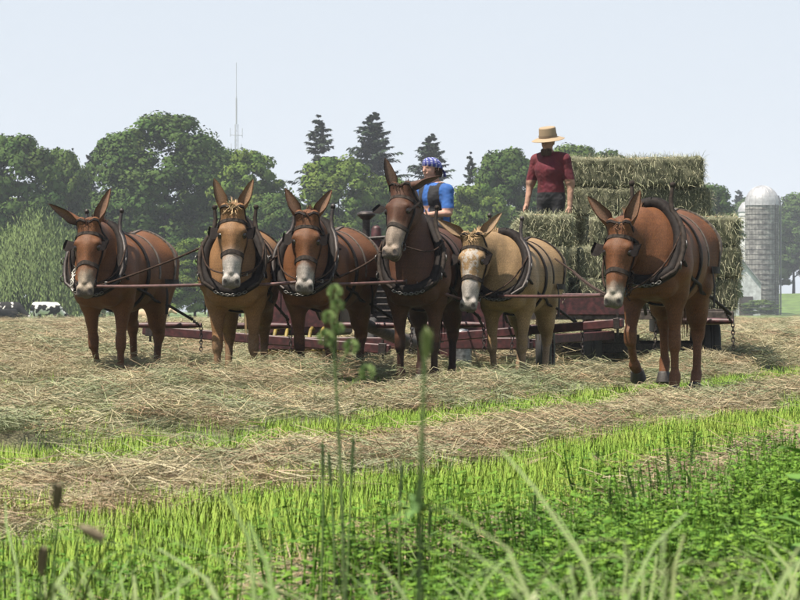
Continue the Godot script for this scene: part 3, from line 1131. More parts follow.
	tree("spruce_tree", -8.6, 330.0, 18.2, 26.0, thin, tinted(0.040, 0.058, 0.036), trunk, "tall thin spruce with gappy branches, left of the full spruce", "spruces above the wood", 0.0)
	tree("spruce_tree", -2.8, 320.0, 18.0, 25.0, full, sp, trunk, "tall full dark spruce against the sky", "spruces above the wood", 0.0)
	tree("spruce_tree", 3.3, 330.0, 16.6, 22.0, full, sp, trunk, "shorter spruce directly above the driver's bandana", "spruces above the wood", 0.0)
	tree("spruce_tree", 6.9, 300.0, 13.6, 11.0, thin, sp, trunk, "thin wispy tree between the driver and the man in the straw hat", "spruces above the wood", 0.0)
	tree("spruce_tree", 66.0, 600.0, 17.5, 19.0, full, sp, trunk, "distant dark conifer poking up beside the silo dome", "spruces above the wood", 0.0)
	tree("spruce_tree", -35.2, 330.0, 15.2, 12.0, thin, sp, trunk, "pointed conifer top behind the left end of the wood", "spruces above the wood", 0.0)
	tree("spruce_tree", -33.7, 334.0, 15.0, 11.0, full, sp, trunk, "second pointed conifer top next to the first at the left", "spruces above the wood", 0.0)
	build_silo()
	build_mast()

func build_silo() -> void:
	var o := thing("silo", at(58.8, 500.0, -0.05), 0.0, "tall grey concrete stave silo with a bright metal dome", "silo", "silos")
	var r := 2.75
	var h := 17.9
	var mb := MB.new()
	var seg := 30
	var rows := 22
	for j in rows:
		for i in seg:
			var a0 := TAU * i / seg
			var a1 := TAU * (i + 1) / seg
			var y0 := h * j / rows
			var y1 := h * (j + 1) / rows
			var k := 0.40 + 0.03 * rng.randfn() + 0.05 * noise.get_noise_2d(i * 0.35, j * 0.35)
			mb.col = Color(k, k * 0.965, k * 0.91)
			var rr := r + rng.randf() * 0.02
			var e := 0.012
			var p := [Vector3(cos(a0 + e) * rr, y0 + 0.03, sin(a0 + e) * rr), Vector3(cos(a1 - e) * rr, y0 + 0.03, sin(a1 - e) * rr), Vector3(cos(a1 - e) * rr, y1 - 0.03, sin(a1 - e) * rr), Vector3(cos(a0 + e) * rr, y1 - 0.03, sin(a0 + e) * rr)]
			var n0 := Vector3(cos(a0), 0, sin(a0))
			var n1 := Vector3(cos(a1), 0, sin(a1))
			var b := mb.vert(p[0], n0)
			mb.vert(p[1], n1); mb.vert(p[2], n1); mb.vert(p[3], n0)
			mb.face(b, b + 1, b + 2)
			mb.face(b, b + 2, b + 3)
	mb.col = Color(0.16, 0.15, 0.14)
	mb.lathe(PackedVector2Array([Vector2(r - 0.03, 0), Vector2(r - 0.03, h)]), 30)
	var wall := part("stave_wall", mb, M.concrete, o)
	for j in rows + 1:
		var hp := MB.new()
		var pts := PackedVector3Array()
		for i in 24:
			pts.append(Vector3(cos(TAU * i / 24) * (r + 0.03), clampf(h * j / rows, 0.05, h - 0.05), sin(TAU * i / 24) * (r + 0.03)))
		hp.loop(pts, 0.035, 4)
		part("hoop", hp, M.dark_iron, wall)
	var dm := MB.new()
	var prof := PackedVector2Array([Vector2(r + 0.12, h - 0.15)])
	for i in 10:
		var a := PI / 2 * i / 9
		prof.append(Vector2((r + 0.06) * cos(a), h + (r + 0.3) * sin(a)))
	dm.lathe(prof, 30)
	var dome := part("dome", dm, M.dome_metal, o)
	for i in 15:
		var rb := MB.new()
		var pts := PackedVector3Array()
		for j in 8:
			var a := PI / 2 * j / 7
			pts.append(Vector3((r + 0.07) * cos(a), h + (r + 0.31) * sin(a), 0).rotated(Vector3.UP, TAU * i / 15))
		rb.tube(pts, PackedFloat32Array([0.05]), 4)
		part("rib", rb, M.dome_metal, dome)
	var fp := MB.new()
	fp.tube(PackedVector3Array([Vector3(2.95, 0, 0.5), Vector3(2.95, h - 0.2, 0.5), Vector3(2.6, h + 1.4, 0.3)]), PackedFloat32Array([0.13]), 8)
	part("filler_pipe", fp, M.zinc, o)
	var lad := MB.new()
	for s in [-0.22, 0.22]:
		lad.rod(Vector3(2.1 + s, 0, 2.1 - s), Vector3(2.1 + s, h, 2.1 - s), 0.035, 5)
	for j in 50:
		lad.rod(Vector3(1.88, 0.35 * j, 2.32), Vector3(2.32, 0.35 * j, 1.88), 0.025, 4)
	part("ladder", lad, M.dark_iron, o)
	# the slimmer white silo behind
	var o2 := thing("silo", at(57.6, 507.0, -0.05), 0.0, "slim white silo half hidden behind the concrete one", "silo", "silos")
	var wb := MB.new()
	wb.col = Color(1, 1, 1)
	wb.lathe(PackedVector2Array([Vector2(1.9, 0), Vector2(1.9, 17.0)]), 24)
	var w2 := part("shell", wb, M.white_wall, o2)
	for j in 9:
		var hp := MB.new()
		var pts := PackedVector3Array()
		for i in 24:
			pts.append(Vector3(cos(TAU * i / 24) * 1.92, 1.0 + j * 1.9, sin(TAU * i / 24) * 1.92))
		hp.loop(pts, 0.04, 4)
		part("hoop", hp, M.zinc, w2)
	var d2 := MB.new()
	d2.lathe(PackedVector2Array([Vector2(2.0, 16.9), Vector2(1.85, 17.6), Vector2(1.3, 18.4), Vector2(0.5, 18.8), Vector2(0.0, 18.9)]), 24)
	part("cap", d2, M.dome_metal, o2)
	# the white barn
	var bn := thing("barn", at(53.8, 484.0, -0.17), 0.12, "white barn with a grey roof beside the silo, behind the bales", "barn")
	var bw := MB.new()
	var bx := 3.0
	var bh := 5.0
	var rh := 3.6
	var z0 := -6.0
	var z1 := 0.0
	for z in [z0, z1]:
		var nn := Vector3(0, 0, signf(z + 3.0))
		bw.quad(Vector3(-bx, 0, z), Vector3(bx, 0, z), Vector3(bx, bh, z), Vector3(-bx, bh, z), nn)
		bw.tri(Vector3(-bx, bh, z), Vector3(bx, bh, z), Vector3(0, bh + rh, z), nn)
	for s in [-1.0, 1.0]:
		bw.quad(Vector3(s * bx, 0, z0), Vector3(s * bx, 0, z1), Vector3(s * bx, bh, z1), Vector3(s * bx, bh, z0), Vector3(s, 0, 0))
	part("wall", bw, M.white_wall, bn)
	var rf := MB.new()
	for s in [-1.0, 1.0]:
		rf.cbox(Vector3(s * bx * 0.5, bh + rh * 0.5 + 0.08, -3.0), Vector3(5.05, 0.14, 6.6), 0.02, Basis(Vector3(0, 0, 1), -s * atan2(rh, bx)))
	part("roof", rf, M.roof, bn)
	var dr := MB.new()
	dr.cbox(Vector3(0.6, 1.5, 0.05), Vector3(2.2, 3.0, 0.08), 0.02)
	part("door", dr, M.old_wood, bn)

func build_mast() -> void:
	var o := thing("radio_mast", at(-37.2, 700.0, -0.05), 0.3, "thin grey lattice radio mast rising above the wood", "mast")
	var mb := MB.new()
	var h := 43.0
	var legs: Array[Vector3] = []
	for k in 3:
		legs.append(Vector3(cos(k * TAU / 3), 0, sin(k * TAU / 3)) * 0.42)
		mb.rod(legs[k], legs[k] + Vector3(0, h, 0), 0.06, 5)
	for j in 40:
		var y := h * j / 40
		for k in 3:
			mb.rod(legs[k] + Vector3(0, y, 0), legs[(k + 1) % 3] + Vector3(0, y + h / 40, 0), 0.03, 3)
	part("lattice", mb, M.tower_steel, o)
	var tp := MB.new()
	tp.rod(Vector3(0, h, 0), Vector3(0, h + 6.0, 0), 0.17, 6)
	tp.rod(Vector3(0, h + 6.0, 0), Vector3(0, 57.0, 0), 0.07, 5)
	part("antenna", tp, M.tower_steel, o)
	for a in [[26.0, 3.2], [40.5, 1.4], [37.0, 1.2]]:
		var am := MB.new()
		am.rod(Vector3(-a[1], a[0], 0), Vector3(a[1], a[0], 0), 0.06, 5)
		am.rod(Vector3(-a[1], a[0] - 0.4, 0), Vector3(-a[1], a[0] + 1.6, 0), 0.06, 5)
		am.rod(Vector3(a[1], a[0] - 0.6, 0), Vector3(a[1], a[0] + 1.6, 0), 0.06, 5)
		part("side_arm", am, M.tower_steel, o)

# ------------------------------------------------------------------ cattle far behind
func cow_field(grazing: bool, lying: bool) -> Field:
	var f := Field.new()
	var y := 0.55 if lying else 1.0
	f.bone(Vector3(0, y, 0.55), Vector3(0, y - 0.04, -0.1), 0.33, 0.38, 0.85, 0.15)
	f.bone(Vector3(0, y - 0.04, -0.1), Vector3(0, y + 0.05, -0.75), 0.38, 0.30, 0.88, 0.15)
	f.bone(Vector3(0, y + 0.2, 0.5), Vector3(0, y + 0.24, -0.8), 0.16, 0.14, 1.0, 0.12)
	var hd := Vector3(0.1, y - 0.55, 1.30) if grazing else Vector3(0, y + 0.32, 1.15)
	f.bone(Vector3(0, y + 0.08, 0.6), hd, 0.24, 0.15, 0.8, 0.12)
	f.bone(hd, hd + (Vector3(0, -0.3, 0.12) if grazing else Vector3(0, -0.2, 0.33)), 0.14, 0.085, 0.95, 0.06)
	f.pair(hd + Vector3(0.08, 0.06, 0), hd + Vector3(0.26, 0.05, -0.03), 0.05, 0.03, 0.03)
	if lying:
		f.pair(Vector3(0.25, 0.2, 0.5), Vector3(0.3, 0.1, 0.85), 0.10, 0.07, 0.08)
		f.pair(Vector3(0.3, 0.25, -0.6), Vector3(0.42, 0.1, -0.15), 0.18, 0.08, 0.08)
	else:
		for s in [-1.0, 1.0]:
			f.bone(Vector3(0.18 * s, 0.85, 0.48), Vector3(0.17 * s, 0.42, 0.50 + 0.06 * s), 0.13, 0.065, 1.0, 0.08)
			f.bone(Vector3(0.17 * s, 0.42, 0.50 + 0.06 * s), Vector3(0.17 * s, 0.04, 0.50 + 0.06 * s), 0.06, 0.055, 1.0, 0.03)
			f.bone(Vector3(0.2 * s, 0.95, -0.7), Vector3(0.19 * s, 0.5, -0.78 - 0.08 * s), 0.2, 0.07, 1.0, 0.08)
			f.bone(Vector3(0.19 * s, 0.5, -0.78 - 0.08 * s), Vector3(0.18 * s, 0.04, -0.72 - 0.08 * s), 0.065, 0.055, 1.0, 0.03)
		f.bone(Vector3(0, y + 0.2, -1.02), Vector3(0, 0.45, -1.1), 0.035, 0.03, 1.0, 0.04)
		f.bone(Vector3(0, 0.66, -0.55), Vector3(0, 0.68, -0.6), 0.15, 0.13, 1.0, 0.08)
	return f

func build_cattle() -> void:
	# x, distance, turn, grazing, lying, coat, label
	for k in [
		[-24.7, 195.0, 1.15, true, false, 0, "black cow at the left edge, head down behind the hay"],
		[-22.9, 200.0, 1.70, true, false, 1, "black and white spotted cow with a white back behind the hay"],
		[-24.0, 188.0, -0.5, false, true, 2, "black cow lying in front of the spotted one"],
		[-16.0, 200.0, 1.5, false, true, 3, "pale tan cow lying between the two leftmost mules"]]:
		var f := cow_field(k[3], k[4])
		var mb := MB.new()
		var kind: int = k[5]
		var paint := func(p: Vector3, nn: Vector3) -> Color:
			if kind == 3:
				return Color(0.46, 0.34, 0.22) * (0.9 + 0.15 * noise.get_noise_3dv(p * 3.0))
			if kind == 1 and (p.y > 1.24 + 0.1 * noise.get_noise_3dv(p * 2.0) or noise.get_noise_3dv(p * 1.6 + Vector3(3, 1, 0)) > 0.22 or p.y < 0.45):
				return Color(0.72, 0.70, 0.66)
			if kind == 0 and (p.y < 0.3 or noise.get_noise_3dv(p * 1.5 + Vector3(8, 1, 0)) > 0.38):
				return Color(0.6, 0.58, 0.55)
			return Color(0.018, 0.017, 0.018)
		f.net(mb, Vector3(-0.75, -0.05, -1.35), Vector3(0.75, 1.75, 1.7), 0.05, paint)
		var o := thing("cow", at(k[0], k[1], -0.17), k[2], k[6], "cow", "cows in the pasture behind")
		part("body", mb, M.cow, o)
		for s in [-1.0, 1.0]:
			var hn := MB.new()
			var hd: Vector3 = (Vector3(0.1, (0.55 if k[4] else 1.0) - 0.55, 1.30) if k[3] else Vector3(0, (0.55 if k[4] else 1.0) + 0.32, 1.15))
			hn.ball(hd + Vector3(0.125 * s, 0.0, 0.07), Vector3(0.02, 0.02, 0.02), 8)
			part("eye", hn, M.eye, o)

# ------------------------------------------------------------------ mules
var head_field: Field
var head_geo: MB
var head_parts := {}
var team: Array[Dictionary] = []

# the head lies along +z from the poll to the muzzle, the face looks along +y
func make_head() -> void:
	var f := Field.new()
	f.bone(Vector3(0, -0.045, 0.00), Vector3(0, -0.035, 0.17), 0.092, 0.108, 0.98, 0.05)
	f.bone(Vector3(0, -0.035, 0.17), Vector3(0, -0.030, 0.40), 0.105, 0.066, 0.92, 0.05)
	f.bone(Vector3(0, -0.030, 0.40), Vector3(0, -0.045, 0.545), 0.066, 0.064, 0.98, 0.05)
	f.pair(Vector3(0.055, -0.13, 0.09), Vector3(0.045, -0.12, 0.22), 0.078, 0.060, 0.06)
	f.bone(Vector3(0, -0.115, 0.22), Vector3(0, -0.095, 0.48), 0.058, 0.040, 0.9, 0.05)
	f.bone(Vector3(0, -0.100, 0.53), Vector3(0, -0.105, 0.555), 0.040, 0.034, 1.1, 0.04)
	f.pair(Vector3(0.076, 0.028, 0.160), Vector3(0.088, 0.012, 0.172), 0.030, 0.024, 0.03)
	f.pair(Vector3(0.078, -0.03, 0.235), Vector3(0.056, -0.045, 0.37), 0.022, 0.016, 0.03)
	f.bone(Vector3(0, 0.045, 0.20), Vector3(0, 0.022, 0.50), 0.030, 0.022, 1.0, 0.03)
	f.pair(Vector3(0.040, -0.002, 0.548), Vector3(0.046, -0.020, 0.588), 0.030, 0.026, 0.022)
	f.pair(Vector3(0.040, 0.020, 0.02), Vector3(0.058, 0.055, -0.02), 0.050, 0.040, 0.04)
	head_field = f
	head_geo = MB.new()
	f.net(head_geo, Vector3(-0.20, -0.26, -0.13), Vector3(0.20, 0.15, 0.66), 0.0085, func(p, _n): return Color(p.x, p.y, p.z))
	# the vertex colour of head_geo holds the point itself until a mule paints it
	var nb := MB.new()
	strap(nb, ring(f, Vector3(0, -0.05, 0.345), Vector3.RIGHT, Vector3.UP, 0.0, TAU, 30), Vector3(0, 0, 1), 0.034, 0.006, true)
	head_parts.noseband = nb.mesh(M.old_leather)
	var bb := MB.new()
	strap(bb, ring(f, Vector3(0, -0.05, 0.085), Vector3.RIGHT, Vector3.UP, -0.35, PI + 0.35, 22), Vector3(0, 0, 1), 0.026, 0.006)
	head_parts.browband = bb.mesh(M.old_leather)
	var br := MB.new()
	strap(br, ring(f, Vector3(0, -0.06, 0.035), Vector3.RIGHT, Vector3(0, 0.94, -0.34), 0.0, TAU, 30), Vector3(0, 0.34, 0.94), 0.022, 0.006, true)
	for s in [-1.0, 1.0]:
		var pts := PackedVector3Array()
		for i in 9:
			var t := i / 8.0
			var y := lerpf(-0.02, -0.075, t)
			pts.append(f.surface(Vector3(0, y, lerpf(0.07, 0.46, t)), Vector3(s, 0, 0), 0.25) + Vector3(s * 0.005, 0, 0))
		br.ribbon(pts, Vector3(0, 1, 0), 0.024, 0.022)
		var thick := PackedVector3Array()
		for p in pts:
			thick.append(p + Vector3(s * 0.005, 0, 0))
		br.ribbon(thick, Vector3(0, 1, 0), 0.024, 0.022)
	head_parts.bridle = br.mesh(M.leather)
	for s in [-1.0, 1.0]:
		var bl := MB.new()
		# a cupped leather plate that flares away from the eye
		var prev := PackedInt32Array()
		for th in [0.0, 0.008]:
			for i in 6:
				var t := i / 5.0
				var row := PackedInt32Array()
				for j in 6:
					var q := j / 5.0 - 0.5
					var round := 1.0 - 0.28 * pow(absf(t - 0.5) * 2.0, 3.0)
					var p := Vector3(s * (0.108 + 0.070 * sin(t * 1.3) + th), 0.018 + q * 0.10 * round + 0.045 * t, 0.120 + (q + 0.5) * 0.135 * round)
					p.z += 0.0
					row.append(bl.vert(p, Vector3(s * 0.55, 0.8, -0.1).normalized()))
				if i > 0:
					for j in 5:
						bl.face(prev[j], prev[j + 1], row[j + 1])
						bl.face(prev[j], row[j + 1], row[j])
				prev = row
		head_parts["blinder%d" % int(s)] = bl.mesh(M.leather)
		var bt := MB.new()
		var cpt := f.surface(Vector3(0, -0.08, 0.47), Vector3(s, 0, 0), 0.25) + Vector3(s * 0.008, 0, 0)
		var pts := PackedVector3Array()
		for i in 12:
			pts.append(cpt + Vector3(0, cos(TAU * i / 12), sin(TAU * i / 12)) * 0.034)
		bt.loop(pts, 0.0055, 5)
		head_parts["bit%d" % int(s)] = bt.mesh(M.steel)
		var ey := MB.new()
		ey.ball(Vector3(s * 0.091, 0.020, 0.197), Vector3(0.023, 0.025, 0.028), 12)
		head_parts["eye%d" % int(s)] = ey.mesh(M.eye)

# points on the skin around a centre: [point, outward]
func ring(f: Field, c: Vector3, u: Vector3, v: Vector3, a0: float, a1: float, n: int, reach := 0.6) -> Array:
	var out := []
	for i in n + 1:
		var a := lerpf(a0, a1, float(i) / n)
		var dir := u * cos(a) + v * sin(a)
		out.append([f.surface(c, dir, reach), dir])
	return out

func strap(mb: MB, pts: Array, across: Vector3, wide: float, thick: float, closed := false) -> void:
	var prev := PackedInt32Array()
	for k in pts.size():
		var p: Vector3 = pts[k][0]
		var o: Vector3 = pts[k][1]
		var e := across * wide * 0.5
		var row := PackedInt32Array([
			mb.vert(p - e - o * 0.01, -across), mb.vert(p - e + o * thick, -across),
			mb.vert(p - e + o * thick, o), mb.vert(p + e + o * thick, o),
			mb.vert(p + e + o * thick, across), mb.vert(p + e - o * 0.01, across)])
		if k > 0:
			for j in [0, 2, 4]:
				mb.face(prev[j], prev[j + 1], row[j + 1])
				mb.face(prev[j], row[j + 1], row[j])
		prev = row

func ear(mb: MB, base: Vector3, dir: Vector3, open: Vector3, l: float, coat: Color, inner: Color) -> void:
	open = (open - dir * open.dot(dir)).normalized()
	var side := dir.cross(open)
	var n := 12
	var m := 9
	for layer in 2:
		var prev := PackedInt32Array()
		for i in n + 1:
			var t := float(i) / n
			var w := 0.052 * pow(sin(PI * clampf(0.20 + 0.80 * t, 0.0, 1.0)), 0.8) * (1.0 if t < 0.5 else 1.0) + 0.003
			var wrap := lerpf(2.5, 1.15, smoothstep(0.0, 0.55, t))
			var c := base + dir * l * t + open * 0.02 * sin(PI * t) - open * 0.01
			var row := PackedInt32Array()
			for j in m:
				var a := lerpf(-wrap, wrap, float(j) / (m - 1))
				var o := side * sin(a) - open * cos(a) * 0.8
				var p := c + o * (w - 0.007 * layer) + open * w * 0.15
				mb.col = coat if layer == 0 else inner
				if layer == 0 and t > 0.92:
					mb.col = coat * 0.4
				row.append(mb.vert(p, (o if layer == 0 else -o).normalized()))
			if i > 0:
				for j in m - 1:
					mb.face(prev[j], prev[j + 1], row[j + 1])
					mb.face(prev[j], row[j + 1], row[j])
			prev = row

func leg_front(f: Field, s: float, fore: float, cannon: float) -> Array:
	var e := Vector3(0.165 * s, 0.84, 0.36)
	var kn := e + Vector3(-0.012 * s, -cos(fore), sin(fore)) * 0.40
	var ft := kn + Vector3(0, -cos(cannon), sin(cannon)) * 0.27
	var pa := cannon + (0.45 if cannon > -0.4 else -0.5)
	var pst := ft + Vector3(0, -cos(pa), sin(pa)) * 0.095
	f.bone(Vector3(0.16 * s, 1.02, 0.40), e, 0.135, 0.105, 1.0, 0.09)
	f.bone(e, e.lerp(kn, 0.8), 0.092, 0.044, 1.0, 0.06)
	f.bone(kn + Vector3(0, 0.035, 0), kn - Vector3(0, 0.03, 0), 0.052, 0.048, 1.0, 0.035)
	f.bone(kn, ft, 0.035, 0.031, 1.0, 0.03)
	f.bone(ft, ft + (pst - ft) * 0.2, 0.044, 0.042, 1.0, 0.025)
	f.bone(ft, pst, 0.037, 0.043, 1.0, 0.025)
	return [pst, Vector3(0, -cos(pa * 0.55), sin(pa * 0.55))]

func leg_hind(f: Field, s: float, thigh: float, cannon: float) -> Array:
	var st := Vector3(0.165 * s, 0.90, -0.40)
	var hk := st + Vector3(-0.015 * s, -cos(thigh), sin(thigh)) * 0.42
	var ft := hk + Vector3(0, -cos(cannon), sin(cannon)) * 0.36
	var pa := cannon + 0.45
	var pst := ft + Vector3(0, -cos(pa), sin(pa)) * 0.095
	f.bone(Vector3(0.15 * s, 1.20, -0.56), st, 0.215, 0.15, 1.0, 0.10)
	f.bone(Vector3(0.16 * s, 1.05, -0.66), hk.lerp(st, 0.3), 0.15, 0.075, 1.0, 0.08)
	f.bone(st, hk, 0.115, 0.050, 1.0, 0.06)
	f.bone(hk + Vector3(0, 0.03, -0.015), hk - Vector3(0, 0.04, 0), 0.056, 0.050, 1.0, 0.03)
	f.bone(hk, ft, 0.039, 0.034, 1.0, 0.03)
	f.bone(ft, pst, 0.045, 0.043, 1.0, 0.025)
	return [pst, Vector3(0, -cos(pa * 0.55), sin(pa * 0.55))]

func build_team() -> void:
	make_head()
	# image directions of the ears are (sideways, up, forward)
	var list := [
		{x = -2.78, d = 30.7, turn = -17.0, s = 1.045, poll = Vector3(0.06, 1.52, 0.92), yaw = 13.0, pitch = 66.0, roll = 3.0, ears = [Vector3(-0.86, 0.50, 0.0), Vector3(0.36, 0.93, -0.05)],
			fore = [[0.10, 0.02], [-0.16, -0.42]], hind = [[-0.42, 0.18], [-0.75, -0.1]],
			coat = Color(0.190, 0.078, 0.030), muzzle = Color(0.40, 0.33, 0.25), legs = Color(0.175, 0.074, 0.033), mane = Color(0.035, 0.016, 0.011),
			label = "red-brown mule at the far left of the team, one ear out sideways, head low"},
		{x = -1.53, d = 29.4, turn = -3.0, s = 1.045, poll = Vector3(0.03, 1.61, 0.86), yaw = 2.0, pitch = 69.0, roll = 0.0, ears = [Vector3(-0.30, 0.95, 0.0), Vector3(0.36, 0.93, 0.0)],
			fore = [[-0.06, -0.12], [0.10, 0.02]], hind = [[-0.72, 0.0], [-0.45, 0.2]],
			coat = Color(0.285, 0.150, 0.064), muzzle = Color(0.50, 0.46, 0.42), legs = Color(0.30, 0.18, 0.10), mane = Color(0.42, 0.30, 0.17),
			label = "tan mule with upright ears and a blond forelock, second from the left"},
		{x = -0.71, d = 29.7, turn = -16.0, s = 1.05, poll = Vector3(0.09, 1.55, 0.86), yaw = 12.0, pitch = 68.0, roll = -2.0, ears = [Vector3(-0.42, 0.90, 0.0), Vector3(0.52, 0.85, 0.0)],
			fore = [[0.14, 0.05], [-0.12, -0.5]], hind = [[-0.45, 0.2], [-0.8, -0.05]],
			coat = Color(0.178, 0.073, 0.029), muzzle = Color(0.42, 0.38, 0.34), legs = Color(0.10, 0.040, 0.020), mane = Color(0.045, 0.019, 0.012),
			label = "chestnut mule with a grey muzzle, third from the left, behind the orchard grass"},
		{x = 0.24, d = 30.1, turn = -11.0, s = 1.06, poll = Vector3(-0.06, 1.80, 0.74), yaw = -9.0, pitch = 58.0, roll = 5.0, ears = [Vector3(-0.26, 0.96, 0.0), Vector3(0.93, 0.30, -0.1)],
			fore = [[0.05, -0.02], [0.0, -0.1]], hind = [[-0.5, 0.1], [-0.65, 0.0]],
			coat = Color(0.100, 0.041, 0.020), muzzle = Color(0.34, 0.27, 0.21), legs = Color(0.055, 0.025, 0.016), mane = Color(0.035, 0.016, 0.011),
			label = "dark brown mule holding its head highest, in front of the driver"},
		{x = 1.17, d = 30.7, turn = -17.0, s = 1.0, poll = Vector3(-0.20, 1.46, 0.90), yaw = 3.0, pitch = 68.0, roll = 2.0, ears = [Vector3(-0.84, 0.54, 0.05), Vector3(0.66, 0.75, 0.0)],
			fore = [[0.12, 0.02], [0.02, -0.30]], hind = [[-0.4, 0.2], [-0.75, -0.05]],
			coat = Color(0.39, 0.255, 0.130), muzzle = Color(0.50, 0.46, 0.42), legs = Color(0.38, 0.26, 0.16), mane = Color(0.42, 0.29, 0.16),
			label = "pale dun mule with white flecks on its face, second from the right"},
		{x = 2.40, d = 28.0, turn = -17.0, s = 1.13, poll = Vector3(-0.16, 1.33, 0.86), yaw = -4.0, pitch = 70.0, roll = -3.0, ears = [Vector3(-0.62, 0.78, 0.0), Vector3(0.30, 0.93, 0.1)],
			fore = [[-0.02, -0.06], [0.42, -0.62]], hind = [[-0.45, 0.16], [-0.85, -0.15]],
			coat = Color(0.182, 0.072, 0.028), muzzle = Color(0.46, 0.41, 0.34), legs = Color(0.20, 0.082, 0.036), mane = Color(0.15, 0.085, 0.05),
			label = "reddish mule at the far right with its head lowered and one forefoot lifted"}]
	for q in list:
		team.append(make_mule(q, team.size()))

func make_mule(q: Dictionary, idx: int) -> Dictionary:
	var o := thing("mule", at(q.x, q.d, -0.075), deg_to_rad(q.turn), q.label, "mule", "six mules hitched abreast")
	o.scale = Vector3.ONE * q.s
	var f := Field.new()
	f.bone(Vector3(0, 1.13, 0.40), Vector3(0, 1.10, -0.05), 0.335, 0.350, 0.86, 0.12)
	f.bone(Vector3(0, 1.10, -0.05), Vector3(0, 1.17, -0.50), 0.350, 0.310, 0.90, 0.12)
	f.bone(Vector3(0, 1.20, -0.50), Vector3(0, 1.13, -0.68), 0.290, 0.240, 0.95, 0.12)
	f.bone(Vector3(0, 1.38, 0.34), Vector3(0, 1.34, 0.02), 0.11, 0.09, 1.0, 0.10)
	f.bone(Vector3(0, 1.04, 0.46), Vector3(0, 1.02, 0.50), 0.260, 0.235, 0.98, 0.10)
	f.pair(Vector3(0.095, 1.00, 0.63), Vector3(0.115, 0.90, 0.57), 0.110, 0.118, 0.035)
	f.pair(Vector3(0.15, 1.28, 0.28), Vector3(0.205, 1.01, 0.50), 0.12, 0.115, 0.05)
	var poll: Vector3 = q.poll
	var ps := deg_to_rad(q.yaw)
	var ph := deg_to_rad(q.pitch)
	var hz := Vector3(sin(ps) * cos(ph), -sin(ph), cos(ps) * cos(ph))
	var hy := Vector3(sin(ps) * sin(ph), cos(ph), cos(ps) * sin(ph))
	var hb := Basis(hy.cross(hz), hy, hz) * Basis(Vector3(0, 0, 1), deg_to_rad(q.roll)) * Basis.from_scale(Vector3.ONE * 1.19 / q.s)
	var hx := Transform3D(hb, poll)
	var nk_end: Vector3 = hx * Vector3(0, -0.075, 0.02)
	var base := Vector3(0, 1.22, 0.42)
	var mid := base.lerp(nk_end, 0.5) + Vector3(0, 0.03, -0.02)
	var low := base.lerp(nk_end, 0.25)
	f.bone(base, low, 0.255, 0.215, 0.56, 0.12)
	f.bone(low, mid, 0.215, 0.180, 0.56, 0.10)
	f.bone(mid, nk_end, 0.185, 0.140, 0.66, 0.08)
	var off := (nk_end - base).normalized()
	f.bone(nk_end, nk_end - off * 0.1, 0.128, 0.138, 0.85, 0.06)
	var feet := [leg_front(f, 1.0, q.fore[0][0], q.fore[0][1]), leg_front(f, -1.0, q.fore[1][0], q.fore[1][1]), leg_hind(f, 1.0, q.hind[0][0], q.hind[0][1]), leg_hind(f, -1.0, q.hind[1][0], q.hind[1][1])]
	var coat: Color = q.coat
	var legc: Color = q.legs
	var muz: Color = q.muzzle
	var seed3 := Vector3(idx * 7.3, 1.7, idx * 3.1)
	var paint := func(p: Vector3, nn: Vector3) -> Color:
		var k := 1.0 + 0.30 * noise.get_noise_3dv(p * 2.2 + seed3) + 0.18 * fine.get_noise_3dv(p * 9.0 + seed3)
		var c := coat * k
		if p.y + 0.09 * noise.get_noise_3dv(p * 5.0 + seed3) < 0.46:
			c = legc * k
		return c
	var mb := MB.new()
	var top := maxf(1.62, maxf(nk_end.y, base.y) + 0.25)
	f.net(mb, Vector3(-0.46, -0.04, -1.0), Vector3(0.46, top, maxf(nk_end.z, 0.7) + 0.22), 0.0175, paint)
	# the head, painted for this mule
	var hm := MB.new()
	hm.v = head_geo.v; hm.n = head_geo.n; hm.ix = head_geo.ix
	for i in head_geo.c.size():
		var s := Vector3(head_geo.c[i].r, head_geo.c[i].g, head_geo.c[i].b)
		var nz := noise.get_noise_3dv(s * 11.0 + seed3)
		var c := coat * (1.0 + 0.16 * nz)
		var edge: float = [0.41, 0.37, 0.40, 0.33, 0.36, 0.45][idx] + 0.05 * nz + 0.9 * maxf(0.0, absf(s.x) - 0.035)
		if idx == 4:
			if s.y > 0.0 and absf(s.x) < 0.07 and s.z > 0.10 and noise.get_noise_3dv(s * 20.0) > 0.02:
				c = c.lerp(Color(0.55, 0.52, 0.48), 0.75)
		if idx == 1 or idx == 3:
			c = c.lerp(muz, 0.30 * smoothstep(0.27, 0.36, s.z))
		c = c.lerp(muz * (1.0 + 0.25 * nz), smoothstep(edge - 0.05, edge + 0.06, s.z))
		# dark skin of the nose and lips
		var nose := Vector3(absf(s.x), s.y, s.z).distance_to(Vector3(0.050, 0.020, 0.582))
		c = c.lerp(Color(0.035, 0.03, 0.03), 1.0 - smoothstep(0.016, 0.026, nose))
		c = c.lerp(Color(0.09, 0.08, 0.078), 0.8 * smoothstep(0.560, 0.595, s.z + 0.02 * nz))
		if absf(s.y + 0.082) < 0.005 and s.z > 0.50:
			c = Color(0.05, 0.04, 0.04)
		# pale rings round the eyes
		var eye := Vector3(absf(s.x), s.y, s.z).distance_to(Vector3(0.098, 0.018, 0.195))
		c = c.lerp(coat * 0.5, 1.0 - smoothstep(0.026, 0.034, eye))
		hm.c.append(c)
	mb.add(hm, hx)
	# ears
	var rot := Basis(Vector3.UP, deg_to_rad(-q.turn))
